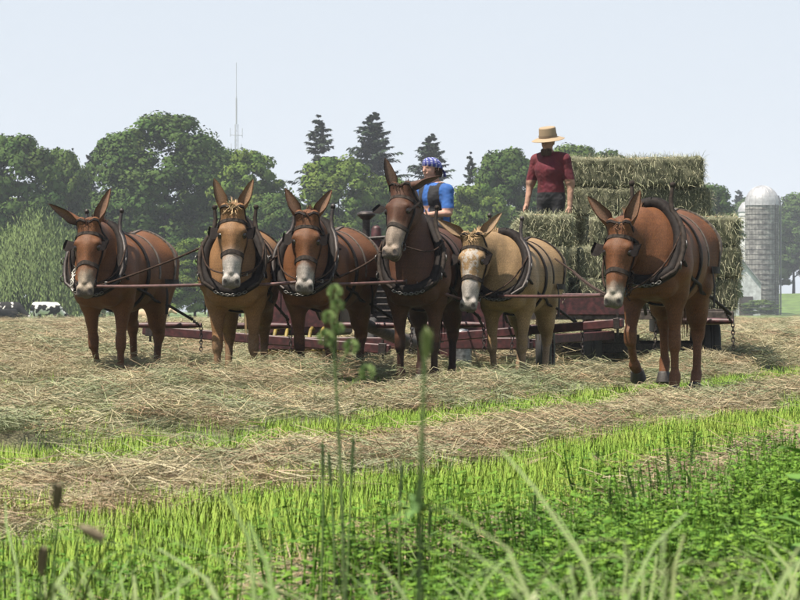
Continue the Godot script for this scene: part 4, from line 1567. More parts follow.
	for k in 2:
		var sx := -1.0 if k == 0 else 1.0
		var dir: Vector3 = (rot * q.ears[k]).normalized()
		var open: Vector3 = rot * Vector3(-sx * 0.35, 0.15, 1.0)
		if idx == 0 and k == 0:
			open = rot * Vector3(0.1, -0.7, 0.8)
		if idx == 3 and k == 1:
			open = rot * Vector3(-0.1, -0.9, 0.5)
		ear(mb, hx * Vector3(sx * 0.066, 0.045, -0.015), dir, open, ([0.36, 0.30, 0.29, 0.33, 0.31, 0.32][idx] + (-0.03 if idx == 3 and k == 0 else 0.0)) / q.s, coat * 1.05, coat.lerp(Color(0.30, 0.23, 0.18), 0.35))
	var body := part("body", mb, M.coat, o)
	for s in [-1, 1]:
		put("eye", head_parts["eye%d" % s], body, hx)
	for ft in feet:
		var hf := MB.new()
		hf.lathe(PackedVector2Array([Vector2(0.0, -0.092), Vector2(0.060, -0.092), Vector2(0.066, -0.084), Vector2(0.052, -0.005), Vector2(0.045, 0.006), Vector2(0.0, 0.008)]), 16)
		part("hoof", hf, M.hoof, o, Transform3D(basis_to(ft[1], Vector3(0, 0.2, 1)), ft[0]))
	# mane and forelock
	var mn := MB.new()
	var mc: Color = q.mane
	var wither := Vector3(0, 1.40, 0.30)
	for i in 260:
		var t := rng.randf()
		var c := wither.lerp(hx * Vector3(0, -0.03, 0.0), t)
		var up := Vector3(0, 0.9, -0.45).normalized()
		var p := f.surface(c.lerp(base.lerp(nk_end, t), 0.5), up, 0.45) + Vector3(rng.randfn() * 0.012, 0, 0)
		var tip := p + (up + Vector3(rng.randfn() * 0.35, 0, rng.randfn() * 0.3)).normalized() * rng.randf_range(0.03, 0.075)
		mn.col = mc * rng.randf_range(0.7, 1.3)
		mn.ribbon(PackedVector3Array([p - up * 0.02, tip]), Vector3(rng.randfn(), 0, rng.randfn()).normalized(), 0.010, 0.002)
	part("mane", mn, M.hair, o)
	var fl := MB.new()
	for i in (60 if idx in [1, 4] else 14):
		var p: Vector3 = hx * Vector3(rng.randfn() * 0.025, 0.055, rng.randf_range(-0.05, 0.03))
		var rise := rng.randf_range(0.02, 0.06)
		var tip: Vector3 = hx * Vector3(rng.randfn() * 0.045, 0.070 + rise * 0.6, rng.randf_range(-0.06, 0.06))
		fl.col = mc * rng.randf_range(0.5, 1.0)
		fl.ribbon(PackedVector3Array([p, p.lerp(tip, 0.5) + hx.basis.y * 0.02, tip]), hx.basis.x.normalized().rotated(hx.basis.y.normalized(), rng.randfn() * 0.5), 0.010, 0.003)
	part("forelock", fl, M.hair, o)
	var tl := MB.new()
	for i in 110:
		var a := rng.randf() * TAU
		var r := sqrt(rng.randf())
		var e := Vector3(cos(a) * r, 0, sin(a) * r)
		var l := rng.randf_range(0.55, 0.85)
		tl.col = mc * rng.randf_range(0.5, 1.0)
		tl.ribbon(PackedVector3Array([Vector3(0, 1.30, -0.86) + e * 0.03, Vector3(0, 1.15, -0.98) + e * 0.05, Vector3(0, 0.9, -1.0) + e * 0.075, Vector3(0, 1.3 - l, -0.98) + e * 0.06]), Vector3(cos(a * 3.0), 0, sin(a * 3.0)), 0.014, 0.004)
	part("tail", tl, M.hair, o)
	harness(o, f, hx, idx)
	return {node = o, head = hx, field = f}

func push_out(f: Field, p: Vector3, gap: float) -> Vector3:
	for k in 4:
		var d := f.dist(p)
		if d >= gap:
			break
		var e := 0.02
		var g := Vector3(f.dist(p + Vector3(e, 0, 0)) - f.dist(p - Vector3(e, 0, 0)), f.dist(p + Vector3(0, e, 0)) - f.dist(p - Vector3(0, e, 0)), f.dist(p + Vector3(0, 0, e)) - f.dist(p - Vector3(0, 0, e))).normalized()
		p += g * (gap - d)
	return p

func harness(o: Node3D, f: Field, hx: Transform3D, idx: int) -> void:
	var br := put("bridle", head_parts.bridle, o, hx)
	put("noseband", head_parts.noseband, br)
	put("browband", head_parts.browband, br)
	for s in [-1, 1]:
		put("blinder", head_parts["blinder%d" % s], br)
		put("bit_ring", head_parts["bit%d" % s], br)
	# padded collar
	var cp := PackedVector3Array()
	for i in 30:
		var t := TAU * i / 30
		var p := Vector3(0.19 * sin(t) * (1.0 - 0.22 * cos(t)), 1.22 + 0.27 * cos(t), 0.545 - 0.13 * cos(t))
		cp.append(push_out(f, p, 0.020))
	var cb := MB.new()
	cb.loop(cp, 0.052, 10)
	var collar := part("collar", cb, M.leather, o)
	for s in [-1.0, 1.0]:
		var hp := PackedVector3Array()
		for i in range(3, 14):
			var c := cp[i] if s > 0 else cp[30 - i]
			hp.append(c + Vector3(s * 0.045, 0.0, 0.045))
		hp.reverse()
		var last := hp[hp.size() - 1]
		hp.append(last + Vector3(-s * 0.015, 0.09, -0.03))
		hp.append(last + Vector3(-s * 0.005, 0.19, -0.05))
		var hm := MB.new()
		hm.tube(hp, PackedFloat32Array([0.014, 0.017, 0.020, 0.022, 0.022, 0.022, 0.022, 0.022, 0.021, 0.020, 0.020, 0.019, 0.015]), 7)
		hm.ball(hp[hp.size() - 1] + Vector3(0, 0.012, 0), Vector3.ONE * 0.026, 8)
		var hame := part("hame", hm, M.dark_iron if idx % 2 == 0 else M.old_leather, collar)
		for k in [2, 5]:
			var rb := MB.new()
			var pts := PackedVector3Array()
			for i in 10:
				pts.append(hp[k] + Vector3(s * 0.02, 0, 0.012) + Vector3(0.35 * s * sin(TAU * i / 10), cos(TAU * i / 10), sin(TAU * i / 10)) * 0.03)
			rb.loop(pts, 0.005, 5)
			part("hame_ring", rb, M.steel, collar)
		# trace from the hame back to the singletree
		var tr := MB.new()
		var path := PackedVector3Array([hp[3] + Vector3(s * 0.02, 0, 0)])
		for z in [0.25, 0.0, -0.25, -0.5]:
			var p := push_out(f, f.surface(Vector3(0, lerpf(0.98, 0.80, (0.4 - z) / 0.9), z), Vector3(s, 0, 0), 0.6), 0.015)
			path.append(p)
		path.append(Vector3(s * 0.36, 0.66, -0.95))
		tr.tube(path, PackedFloat32Array([0.014]), 6)
		part("trace", tr, M.leather, o)
	# chain across the bottom of the hames
	var ch := MB.new()
	chain(ch, cp[13] + Vector3(0.04, -0.02, 0.05), cp[17] + Vector3(-0.04, -0.02, 0.05), 0.03, 0.020)
	part("hame_chain", ch, M.steel, collar)
	# straps over the back and round the belly
	var gb := MB.new()
	strap(gb, ring(f, Vector3(0, 1.10, 0.10), Vector3.RIGHT, Vector3.UP, 0.0, TAU, 36), Vector3(0, 0, 1), 0.05, 0.012)
	part("girth", gb, M.leather, o)
	var sm: Material = M.tan_strap if idx in [0, 2, 5] else M.old_leather
	for z in [-0.18, -0.50]:
		var sb := MB.new()
		strap(sb, ring(f, Vector3(0, 1.08, z), Vector3.RIGHT, Vector3.UP, -0.1, PI + 0.1, 26), Vector3(0, 0, 1), 0.036, 0.010)
		part("back_strap", sb, sm, o)
	var sp := MB.new()
	var sp_pts := []
	for i in 12:
		var z := lerpf(0.32, -0.80, i / 11.0)
		sp_pts.append([f.surface(Vector3(0, 1.1, z), Vector3.UP, 0.6), Vector3.UP])
	strap(sp, sp_pts, Vector3.RIGHT, 0.034, 0.012)
	part("spine_strap", sp, sm, o)
	var be := MB.new()
	strap(be, ring(f, Vector3(0, 1.02, -0.45), Vector3.RIGHT, Vector3(0, 0, -1), -0.3, PI + 0.3, 26), Vector3.UP, 0.055, 0.012)
	part("breeching", be, M.leather, o)
	# loose strap ends that hang from the hip
	for s in [-1.0, 1.0]:
		var lb := MB.new()
		var p0: Vector3 = f.surface(Vector3(0, 1.05, -0.32), Vector3(s, 0, 0), 0.6) + Vector3(s * 0.02, 0, 0)
		lb.ribbon(PackedVector3Array([p0, p0 + Vector3(s * 0.02, -0.15, 0.01), p0 + Vector3(s * 0.02, -0.34, 0.03)]), Vector3(0, 0, 1), 0.035, 0.06)
		lb.ribbon(PackedVector3Array([p0, p0 + Vector3(s * 0.026, -0.15, 0.01), p0 + Vector3(s * 0.026, -0.34, 0.03)]), Vector3(0, 0, 1), 0.035, 0.06)
		part("hip_strap", lb, M.leather, o)
	# check lines from the bit to the hames
	for s in [-1.0, 1.0]:
		var ck := MB.new()
		var b0: Vector3 = hx * Vector3(s * 0.075, -0.08, 0.47)
		var b1 := (cp[6] if s > 0 else cp[24]) + Vector3(s * 0.06, 0.02, 0.04)
		var pts := PackedVector3Array()
		for i in 9:
			var t := i / 8.0
			pts.append(push_out(f, b0.lerp(b1, t) + Vector3(s * 0.05 * sin(PI * t), -0.07 * sin(PI * t), 0), 0.008))
		ck.tube(pts, PackedFloat32Array([0.008]), 5)
		part("check_line", ck, M.line, o)
	if idx in [0, 5]:
		var rp := MB.new()
		for k in 3:
			var pts := PackedVector3Array()
			var b: Vector3 = hx * Vector3(-0.12 if idx == 0 else 0.10, -0.09, 0.30 + 0.04 * k)
			for i in 8:
				pts.append(b + Vector3(0.02 * sin(i * 1.7 + k) - 0.004 * i, -0.022 * i, 0.015 * cos(i * 1.3 + k)))
			rp.tube(pts, PackedFloat32Array([0.006]), 5)
		part("tie_rope", rp, M.rope if idx == 0 else M.line, o)

func chain(mb: MB, a: Vector3, b: Vector3, sag: float, link := 0.03) -> void:
	var n: int = max(2, int((b - a).length() * 1.05 / (link * 1.35)))
	for k in n:
		var t := (k + 0.5) / n
		var c := a.lerp(b, t) + Vector3(0, -sag * 4.0 * t * (1.0 - t), 0)
		var dir := ((b - a) + Vector3(0, -sag * 4.0 * (1.0 - 2.0 * t), 0)).normalized()
		var s := dir.cross(Vector3(0.3, 0.2, 1.0)).normalized()
		if k % 2:
			s = dir.cross(s)
		var pts := PackedVector3Array()
		for i in 8:
			pts.append(c + dir * cos(TAU * i / 8) * link + s * sin(TAU * i / 8) * link * 0.55)
		mb.loop(pts, link * 0.2, 4)

# ------------------------------------------------------------------ hitch gear
func spot(i: int, p: Vector3) -> Vector3:
	return team[i].node.transform * p

func bit(i: int, s: float) -> Vector3:
	return spot(i, team[i].head * Vector3(s * 0.08, -0.09, 0.49))

func hame_low(i: int, s: float) -> Vector3:
	return spot(i, Vector3(s * 0.20, 0.98, 0.68))

func sagging(a: Vector3, b: Vector3, sag: float) -> PackedVector3Array:
	var pts := PackedVector3Array()
	for i in 13:
		var t := i / 12.0
		pts.append(a.lerp(b, t) + Vector3(0, -sag * 4.0 * t * (1.0 - t), 0))
	return pts

func build_hitch() -> void:
	# sticks that keep the mules apart, each from a bit to the neighbour's collar
	for k in [
		[bit(0, 0.3), hame_low(1, -0.8), "thin spreader stick from the far left mule's chin to the tan mule's collar"],
		[bit(2, -0.6), hame_low(1, 0.9), "short spreader stick between the tan mule and the chestnut mule"],
		[hame_low(2, 1.0), hame_low(3, -0.2) + Vector3(0, 0.02, 0.06), "grey-red spreader stick between the chestnut mule and the dark brown mule"],
		[hame_low(3, 0.3) + Vector3(0, 0.0, 0.05), bit(4, -0.6), "spreader stick between the dark brown mule and the pale dun mule"],
		[hame_low(4, -0.1) + Vector3(0, -0.06, 0.1), bit(5, 0.5), "long spreader stick from the dun mule's collar to the far right mule's chin"]]:
		var o := thing("spreader_stick", k[0], 0.0, k[2], "stick", "spreader sticks between the mules")
		var mb := MB.new()
		var e: Vector3 = k[1] - k[0]
		mb.tube(PackedVector3Array([Vector3.ZERO, e * 0.33 + Vector3(0, -0.008, 0), e * 0.66 + Vector3(0, -0.008, 0), e]), PackedFloat32Array([0.014, 0.016, 0.016, 0.014]), 7)
		part("rod", mb, M.red_stick, o)
		for t in [0.0, 1.0]:
			var sn := MB.new()
			var pts := PackedVector3Array()
			for i in 8:
				pts.append(e * t + Vector3(0, cos(TAU * i / 8) * 0.025, sin(TAU * i / 8) * 0.025))
			sn.loop(pts, 0.005, 5)
			part("snap_ring", sn, M.steel, o)
	# driving lines
	var driver := at(0.28, 33.75, 1.80)
	for k in [
		[bit(0, 1.0), spot(1, Vector3(-0.27, 1.33, 0.40)), 0.02, "driving line rising from the far left mule to the tan mule's collar"],
		[bit(1, 1.0), spot(2, Vector3(-0.25, 1.30, 0.42)), 0.02, "short driving line from the tan mule to the chestnut mule's collar"],
		[bit(2, 1.0), spot(3, Vector3(-0.27, 1.30, 0.40)), 0.06, "driving line from the chestnut mule back to the dark brown mule's collar"],
		[spot(2, Vector3(0.26, 1.30, 0.42)), driver + Vector3(-0.3, -0.1, 0.1), 0.22, "loose grey line looping over the chestnut mule's back to the driver"],
		[spot(3, Vector3(0.27, 1.30, 0.40)), driver, 0.08, "driving line from the dark brown mule's collar up to the driver"]]:
		var o := thing("driving_line", k[0], 0.0, k[3], "rein", "driving lines")
		var mb := MB.new()
		var pts := sagging(Vector3.ZERO, k[1] - k[0], k[2])
		mb.tube(pts, PackedFloat32Array([0.0105]), 6)
		part("strap", mb, M.line, o)
		var bk := MB.new()
		bk.cbox(pts[1], Vector3(0.03, 0.035, 0.02), 0.004)
		part("buckle", bk, M.steel, o)
	# the tie chain that holds the far right mule back
	var a := bit(5, -1.0)
	var b := spot(4, Vector3(0.30, 1.30, -0.35))
	var tc := thing("tie_chain", a, 0.0, "rusty tie chain from the far right mule's bit up to the dun mule's harness", "chain")
	var cm := MB.new()
	chain(cm, Vector3.ZERO, (b - a) * 0.62, 0.02, 0.022)
	part("links", cm, M.rust, tc)
	var rp := MB.new()
	rp.tube(sagging((b - a) * 0.61, b - a, 0.0), PackedFloat32Array([0.009]), 6)
	part("strap_end", rp, M.line, tc)

	# eveners and singletrees
	for k in [
		[at(-2.72, 32.6, 0.50), at(-0.10, 31.9, 0.30), 0.10, 0.06, "long red evener beam behind the three left-hand mules"],
		[at(0.35, 32.0, 0.42), at(2.25, 31.0, 0.58), 0.09, 0.06, "red evener beam behind the dun mule and the far right mule"],
		[at(-1.15, 33.0, 0.36), at(1.35, 32.3, 0.36), 0.12, 0.08, "heavy dark red main evener across the front of the baler"]]:
		var o := thing("evener", k[0], 0.0, k[4], "evener", "evener beams of the hitch")
		var mb := MB.new()
		mb.bar(Vector3.ZERO, k[1] - k[0], k[3], k[2], 0.01)
		part("beam", mb, M.red_paint, o)
		for t in [0.03, 0.5, 0.97]:
			var cl := MB.new()
			cl.bar((k[1] - k[0]) * (t - 0.015), (k[1] - k[0]) * (t + 0.015), k[3] + 0.02, k[2] + 0.02, 0.004)
			cl.rod((k[1] - k[0]) * t + Vector3(0, 0.1, 0), (k[1] - k[0]) * t - Vector3(0, 0.12, 0), 0.014, 6)
			part("clevis", cl, M.dark_iron, o)
	var names := ["far left mule", "tan mule", "chestnut mule", "dark brown mule", "pale dun mule", "far right mule"]
	for i in 6:
		var c := spot(i, Vector3(0, 0.60, -1.22))
		var o := thing("singletree", c, deg_to_rad([-17.0, -3.0, -16.0, -11.0, -17.0, -17.0][i]), "red singletree bar with chains behind the " + names[i], "singletree", "singletrees of the hitch")
		var mb := MB.new()
		mb.tube(PackedVector3Array([Vector3(-0.38, 0.0, 0.02), Vector3(-0.2, 0, 0), Vector3(0.2, 0, 0), Vector3(0.38, 0.0, 0.02)]), PackedFloat32Array([0.024, 0.033, 0.033, 0.024]), 8)
		part("bar", mb, M.red_paint, o)
		for s in [-1.0, 1.0]:
			var ch := MB.new()
			chain(ch, Vector3(0.36 * s, 0.0, 0.02), Vector3(0.36 * s, 0.10, 0.32), 0.01, 0.026)
			chain(ch, Vector3(0.37 * s, -0.02, 0.0), Vector3(0.38 * s, -0.26, 0.03), 0.0, 0.026)
			part("trace_chain", ch, M.dark_iron, o)
	# the tongue between the third and fourth mule
	var tg := thing("tongue", at(-0.42, 30.6, 0.60), 0.0, "thick weathered wooden tongue slanting down between the chestnut and dark brown mules", "wagon tongue")
	var tm := MB.new()
	tm.tube(PackedVector3Array([Vector3.ZERO, Vector3(0.22, -0.10, -0.5), Vector3(0.55, -0.24, -1.7), Vector3(0.6, -0.22, -2.6)]), PackedFloat32Array([0.060, 0.065, 0.075, 0.080]), 9)
	part("pole", tm, M.old_wood, tg)
	var tb := MB.new()
	tb.tube(PackedVector3Array([Vector3(0.01, -0.002, -0.01), Vector3(0.055, -0.025, -0.12)]), PackedFloat32Array([0.066, 0.067]), 9)
	tb.rod(Vector3(0.03, 0.04, -0.05), Vector3(0.05, 0.16, -0.06), 0.01, 6)
	part("iron_cap", tb, M.dark_iron, tg)

# ------------------------------------------------------------------ baler with the driver's seat
func wheel(parent: Node3D, c: Vector3, r: float, w: float, rim: Material, tilt := 0.0) -> void:
	var xf := Transform3D(Basis(Vector3.UP, tilt) * Basis(Vector3(0, 0, 1), PI / 2), c)
	var tm := MB.new()
	tm.lathe(PackedVector2Array([Vector2(r * 0.62, -w * 0.42), Vector2(r * 0.80, -w * 0.5), Vector2(r * 0.95, -w * 0.46), Vector2(r, -w * 0.34), Vector2(r, -w * 0.12), Vector2(r - 0.014, -w * 0.10), Vector2(r - 0.014, -w * 0.05), Vector2(r, -w * 0.03), Vector2(r, w * 0.03), Vector2(r - 0.014, w * 0.05), Vector2(r - 0.014, w * 0.10), Vector2(r, w * 0.12), Vector2(r, w * 0.34), Vector2(r * 0.95, w * 0.46), Vector2(r * 0.80, w * 0.5), Vector2(r * 0.62, w * 0.42)]), 28)
	var holder := part("wheel", tm, M.rubber, parent, xf)
	var rm := MB.new()
	rm.lathe(PackedVector2Array([Vector2(0.001, w * 0.2), Vector2(r * 0.2, w * 0.2), Vector2(r * 0.24, w * 0.05), Vector2(r * 0.55, w * 0.12), Vector2(r * 0.64, w * 0.42), Vector2(r * 0.64, -w * 0.42), Vector2(r * 0.55, -w * 0.12), Vector2(r * 0.24, -w * 0.05), Vector2(r * 0.2, -w * 0.2), Vector2(0.001, -w * 0.2)]), 24)
	part("rim", rm, rim, holder)

func build_baler() -> void:
	var o := thing("hay_baler", at(0.0, 34.4, -0.09), -0.12, "red engine-driven hay baler mostly hidden behind the middle mules", "baler")
	var m := MB.new()
	m.bar(Vector3(-1.45, 0.42, 0.9), Vector3(1.5, 0.42, 0.9), 0.10, 0.10)
	m.bar(Vector3(-1.45, 0.42, -0.7), Vector3(1.5, 0.42, -0.7), 0.10, 0.10)
	for x in [-1.3, -0.3, 0.5, 1.4]:
		m.bar(Vector3(x, 0.40, 0.84), Vector3(x, 0.40, -0.64), 0.08, 0.08)
	part("chassis", m, M.red_paint, o)
	m = MB.new()
	m.cbox(Vector3(-1.02, 0.86, -0.1), Vector3(0.80, 0.68, 1.1), 0.03)
	part("pickup_housing", m, M.red_paint, o)
	m = MB.new()
	m.cbox(Vector3(0.72, 0.72, -0.2), Vector3(1.1, 0.50, 1.2), 0.02)
	part("bale_chamber", m, M.red_paint, o)
	for k in [[-1.02, 0.86, 0.462, 0.64, 0.5], [0.72, 0.72, 0.412, 0.94, 0.34]]:
		m = MB.new()
		m.cbox(Vector3(k[0], k[1], k[2]), Vector3(k[3], k[4], 0.02), 0.006)
		part("side_panel", m, M.red_paint, o)
	# pickup with yellow guards near the ground
	for k in 7:
		m = MB.new()
		var pts := PackedVector3Array()
		for i in 8:
			var a := lerpf(-1.0, 2.0, i / 7.0)
			pts.append(Vector3(-1.42 + 0.13 * k, 0.36 + 0.24 * sin(a), 0.62 + 0.24 * cos(a)))
		m.tube(pts, PackedFloat32Array([0.022]), 6)
		part("pickup_guard", m, M.yellow_paint, o)
	m = MB.new()
	m.rod(Vector3(-1.46, 0.36, 0.62), Vector3(-0.6, 0.36, 0.62), 0.05, 10)
	part("pickup_shaft", m, M.yellow_paint, o)
	# engine on top of the middle
	m = MB.new()
	m.cbox(Vector3(-0.22, 0.95, 0.25), Vector3(0.55, 0.62, 0.6), 0.03)
	for k in 7:
		m.cbox(Vector3(-0.22, 0.72 + 0.07 * k, 0.56), Vector3(0.5, 0.02, 0.03), 0.004)
	var en := part("engine", m, M.dark_iron, o)
	m = MB.new()
	m.rod(Vector3(-0.34, 1.2, 0.3), Vector3(-0.34, 1.83, 0.3), 0.045, 10)
	part("exhaust_pipe", m, M.dark_iron, en)
	m = MB.new()
	m.lathe(PackedVector2Array([Vector2(0.045, 1.80), Vector2(0.085, 1.835), Vector2(0.105, 1.85), Vector2(0.10, 1.875), Vector2(0.06, 1.895), Vector2(0.0, 1.90)]), 18, Transform3D(Basis(), Vector3(-0.34, 0, 0.3)))
	part("rain_cap", m, M.dark_iron, en)
	m = MB.new()
	m.lathe(PackedVector2Array([Vector2(0.0, 1.18), Vector2(0.06, 1.18), Vector2(0.075, 1.24), Vector2(0.075, 1.56), Vector2(0.06, 1.60), Vector2(0.055, 1.70), Vector2(0.03, 1.73), Vector2(0.0, 1.735)]), 16, Transform3D(Basis(), Vector3(-0.22, 0, 0.36)))
	part("air_cleaner", m, M.red_paint, en)
	for k in 4:
		m = MB.new()
		m.rod(Vector3(-0.42 + 0.06 * k, 0.45, 0.60), Vector3(-0.42 + 0.06 * k, 1.25, 0.60), 0.014, 6)
		part("pipe", m, M.steel if k == 2 else M.dark_iron, en)
	m = MB.new()
	m.rod(Vector3(-0.75, 1.56, 0.45), Vector3(0.15, 1.62, 0.45), 0.02, 7)
	m.rod(Vector3(-0.75, 0.9, 0.45), Vector3(-0.75, 1.56, 0.45), 0.02, 7)
	m.rod(Vector3(0.15, 0.9, 0.45), Vector3(0.15, 1.62, 0.45), 0.02, 7)
	part("hand_rail", m, M.dark_iron, o)
	# the driver's platform and seat
	m = MB.new()
	m.cbox(Vector3(0.36, 1.12, 0.42), Vector3(0.75, 0.04, 0.75), 0.01)
	for x in [0.05, 0.68]:
		for z in [0.12, 0.72]:
			m.rod(Vector3(x, 0.45, z), Vector3(x, 1.11, z), 0.022, 7)
	part("platform", m, M.old_wood, o)
	m = MB.new()
	m.rod(Vector3(0.44, 1.14, 0.42), Vector3(0.44, 1.50, 0.42), 0.035, 8)
	m.lathe(PackedVector2Array([Vector2(0.0, 1.495), Vector2(0.12, 1.50), Vector2(0.20, 1.52), Vector2(0.22, 1.56), Vector2(0.20, 1.55), Vector2(0.12, 1.53), Vector2(0.0, 1.525)]), 18, Transform3D(Basis(), Vector3(0.44, 0, 0.42)))
	part("seat", m, M.dark_iron, o)
	# grey cylinder with a domed cap low on the right
	m = MB.new()
	m.lathe(PackedVector2Array([Vector2(0.0, 0.16), Vector2(0.10, 0.16), Vector2(0.105, 0.20), Vector2(0.105, 0.48), Vector2(0.085, 0.51), Vector2(0.085, 0.55), Vector2(0.06, 0.59), Vector2(0.0, 0.60)]), 18, Transform3D(Basis(), Vector3(0.80, 0, 1.02)))
	part("tank", m, M.zinc, o)
	m = MB.new()
	m.cbox(Vector3(0.50, 0.45, 0.98), Vector3(0.34, 0.34, 0.05), 0.01)
	part("guard_panel", m, M.red_paint, o)
	wheel(o, Vector3(-0.22, 0.36, 1.05), 0.36, 0.20, M.red_paint, 0.05)
	wheel(o, Vector3(0.35, 0.36, 1.0), 0.36, 0.20, M.red_paint, 0.05)
	wheel(o, Vector3(1.62, 0.36, -0.1), 0.36, 0.18, M.red_paint)
	wheel(o, Vector3(-1.58, 0.30, -0.3), 0.30, 0.16, M.yellow_paint)

# ------------------------------------------------------------------ wagon and bales
var bale_kinds: Array[Dictionary] = []

func make_bale_kind(size: Vector3) -> Dictionary:
	# a rough pressed block: a grid over the box, pushed in and out in flakes
	var mb := MB.new()
	var h := size * 0.5
	var off := rng.randf() * 50.0
	for ax in 3:
		for s in [-1.0, 1.0]:
			var u := (ax + 1) % 3
			var w := (ax + 2) % 3
			var nu := int(size[u] / 0.045)
			var nw := int(size[w] / 0.045)
			var first := mb.v.size()
			for i in nu + 1:
				for j in nw + 1:
					var p := Vector3()
					p[ax] = s * h[ax]
					p[u] = lerpf(-h[u], h[u], float(i) / nu)
					p[w] = lerpf(-h[w], h[w], float(j) / nw)
					# rounded corners
					var q := p.clamp(-h + Vector3.ONE * 0.05, h - Vector3.ONE * 0.05)
					var dir := (p - q)
					var nn := dir.normalized()
					p = q + nn * 0.05
					var flake := sin(p.x * TAU / 0.11 + off) * 0.008
					p += nn * (0.030 * noise.get_noise_3dv(p * 4.0 + Vector3(off, 5, 0)) + 0.018 * noise.get_noise_3dv(p * 9.0 + Vector3(off, 0, 0)) + 0.012 * fine.get_noise_3dv(p * 26.0) + flake)
					var k := 0.9 + 0.5 * noise.get_noise_3dv(p * 7.0 + Vector3(off, 3, 0))
					mb.col = Color(0.19, 0.205, 0.115).lerp(Color(0.27, 0.26, 0.16), clampf(k - 0.4, 0, 1)) * k
					mb.vert(p, (nn + Vector3(fine.get_noise_3dv(p * 30.0), fine.get_noise_3dv(p * 30.0 + Vector3(9, 0, 0)), fine.get_noise_3dv(p * 30.0 + Vector3(0, 9, 0))) * 0.5).normalized())
			for i in nu:
				for j in nw:
					var a := first + i * (nw + 1) + j
					mb.face(a, a + 1, a + nw + 2)
					mb.face(a, a + nw + 2, a + nw + 1)
	var st := MB.new()
	for k in 2300:
		var ax := [0, 1, 1, 2, 2, 2][rng.randi() % 6] as int
		var p := Vector3(rng.randf_range(-h.x, h.x), rng.randf_range(-h.y, h.y), rng.randf_range(-h.z, h.z))
		p[ax] = h[ax] * (1.0 if rng.randf() < 0.5 else -1.0)
		p = p.clamp(-h + Vector3.ONE * 0.015, h - Vector3.ONE * 0.015)
		var nn := Vector3()
		nn[ax] = signf(p[ax])
		var dir := (Vector3(rng.randfn() * 0.5, rng.randfn(), rng.randfn()) + nn * rng.randf_range(0.0, 0.8)).normalized()
		var l := rng.randf_range(0.04, 0.13)
		var t := rng.randf_range(0.7, 1.2)
		st.col = Color(0.20, 0.225, 0.125).lerp(Color(0.38, 0.355, 0.23), rng.randf()) * t
		p += nn * 0.012
		st.ribbon(PackedVector3Array([p, p + dir * l * 0.5 + nn * 0.004, p + dir * l + Vector3(0, -l * 0.2, 0)]), dir.cross(Vector3(rng.randfn(), rng.randfn(), rng.randfn())).normalized(), 0.0052, 0.0025)
	var tw: Array[Mesh] = []
	for z in [-0.11, 0.11]:
		var t := MB.new()
		var pts := PackedVector3Array()
		for c in [[-1, -1], [1, -1], [1, 1], [-1, 1]]:
			pts.append(Vector3(c[0] * (h.x + 0.004), c[1] * (h.y - 0.03), z))
			pts.append(Vector3(c[0] * (h.x - 0.03), c[1] * (h.y + 0.004), z))
			if c[0] == c[1]:
				var e := pts[pts.size() - 1]
				pts[pts.size() - 1] = pts[pts.size() - 2]
				pts[pts.size() - 2] = e
				var sw := pts[pts.size() - 1]
				pts[pts.size() - 1] = pts[pts.size() - 2]
				pts[pts.size() - 2] = sw
		var order := PackedVector3Array([Vector3(-h.x + 0.03, -h.y, z), Vector3(h.x - 0.03, -h.y, z), Vector3(h.x, -h.y + 0.03, z), Vector3(h.x, h.y - 0.03, z), Vector3(h.x - 0.03, h.y, z), Vector3(-h.x + 0.03, h.y, z), Vector3(-h.x, h.y - 0.03, z), Vector3(-h.x, -h.y + 0.03, z)])
		t.loop(order, 0.006, 4)
		tw.append(t.mesh(M.twine))
	return {core = mb.mesh(M.bale_core), straw = st.mesh(M.straw), twine = tw}

func bale(kind: int, where: Vector3, turn: float, label: String) -> void:
	var o := thing("hay_bale", where, turn, label, "hay bale", "hay bales stacked on the wagon")
	var k := bale_kinds[kind]
	o.rotate_object_local(Vector3(1, 0, 0), rng.randfn() * 0.025)
	o.rotate_object_local(Vector3(0, 0, 1), rng.randfn() * 0.022)
	put("core", k.core, o)
	var s := put("loose_straw", k.straw, o)
	s.set_meta("kind", "stuff")
	for t in k.twine:
		put("twine", t, o)

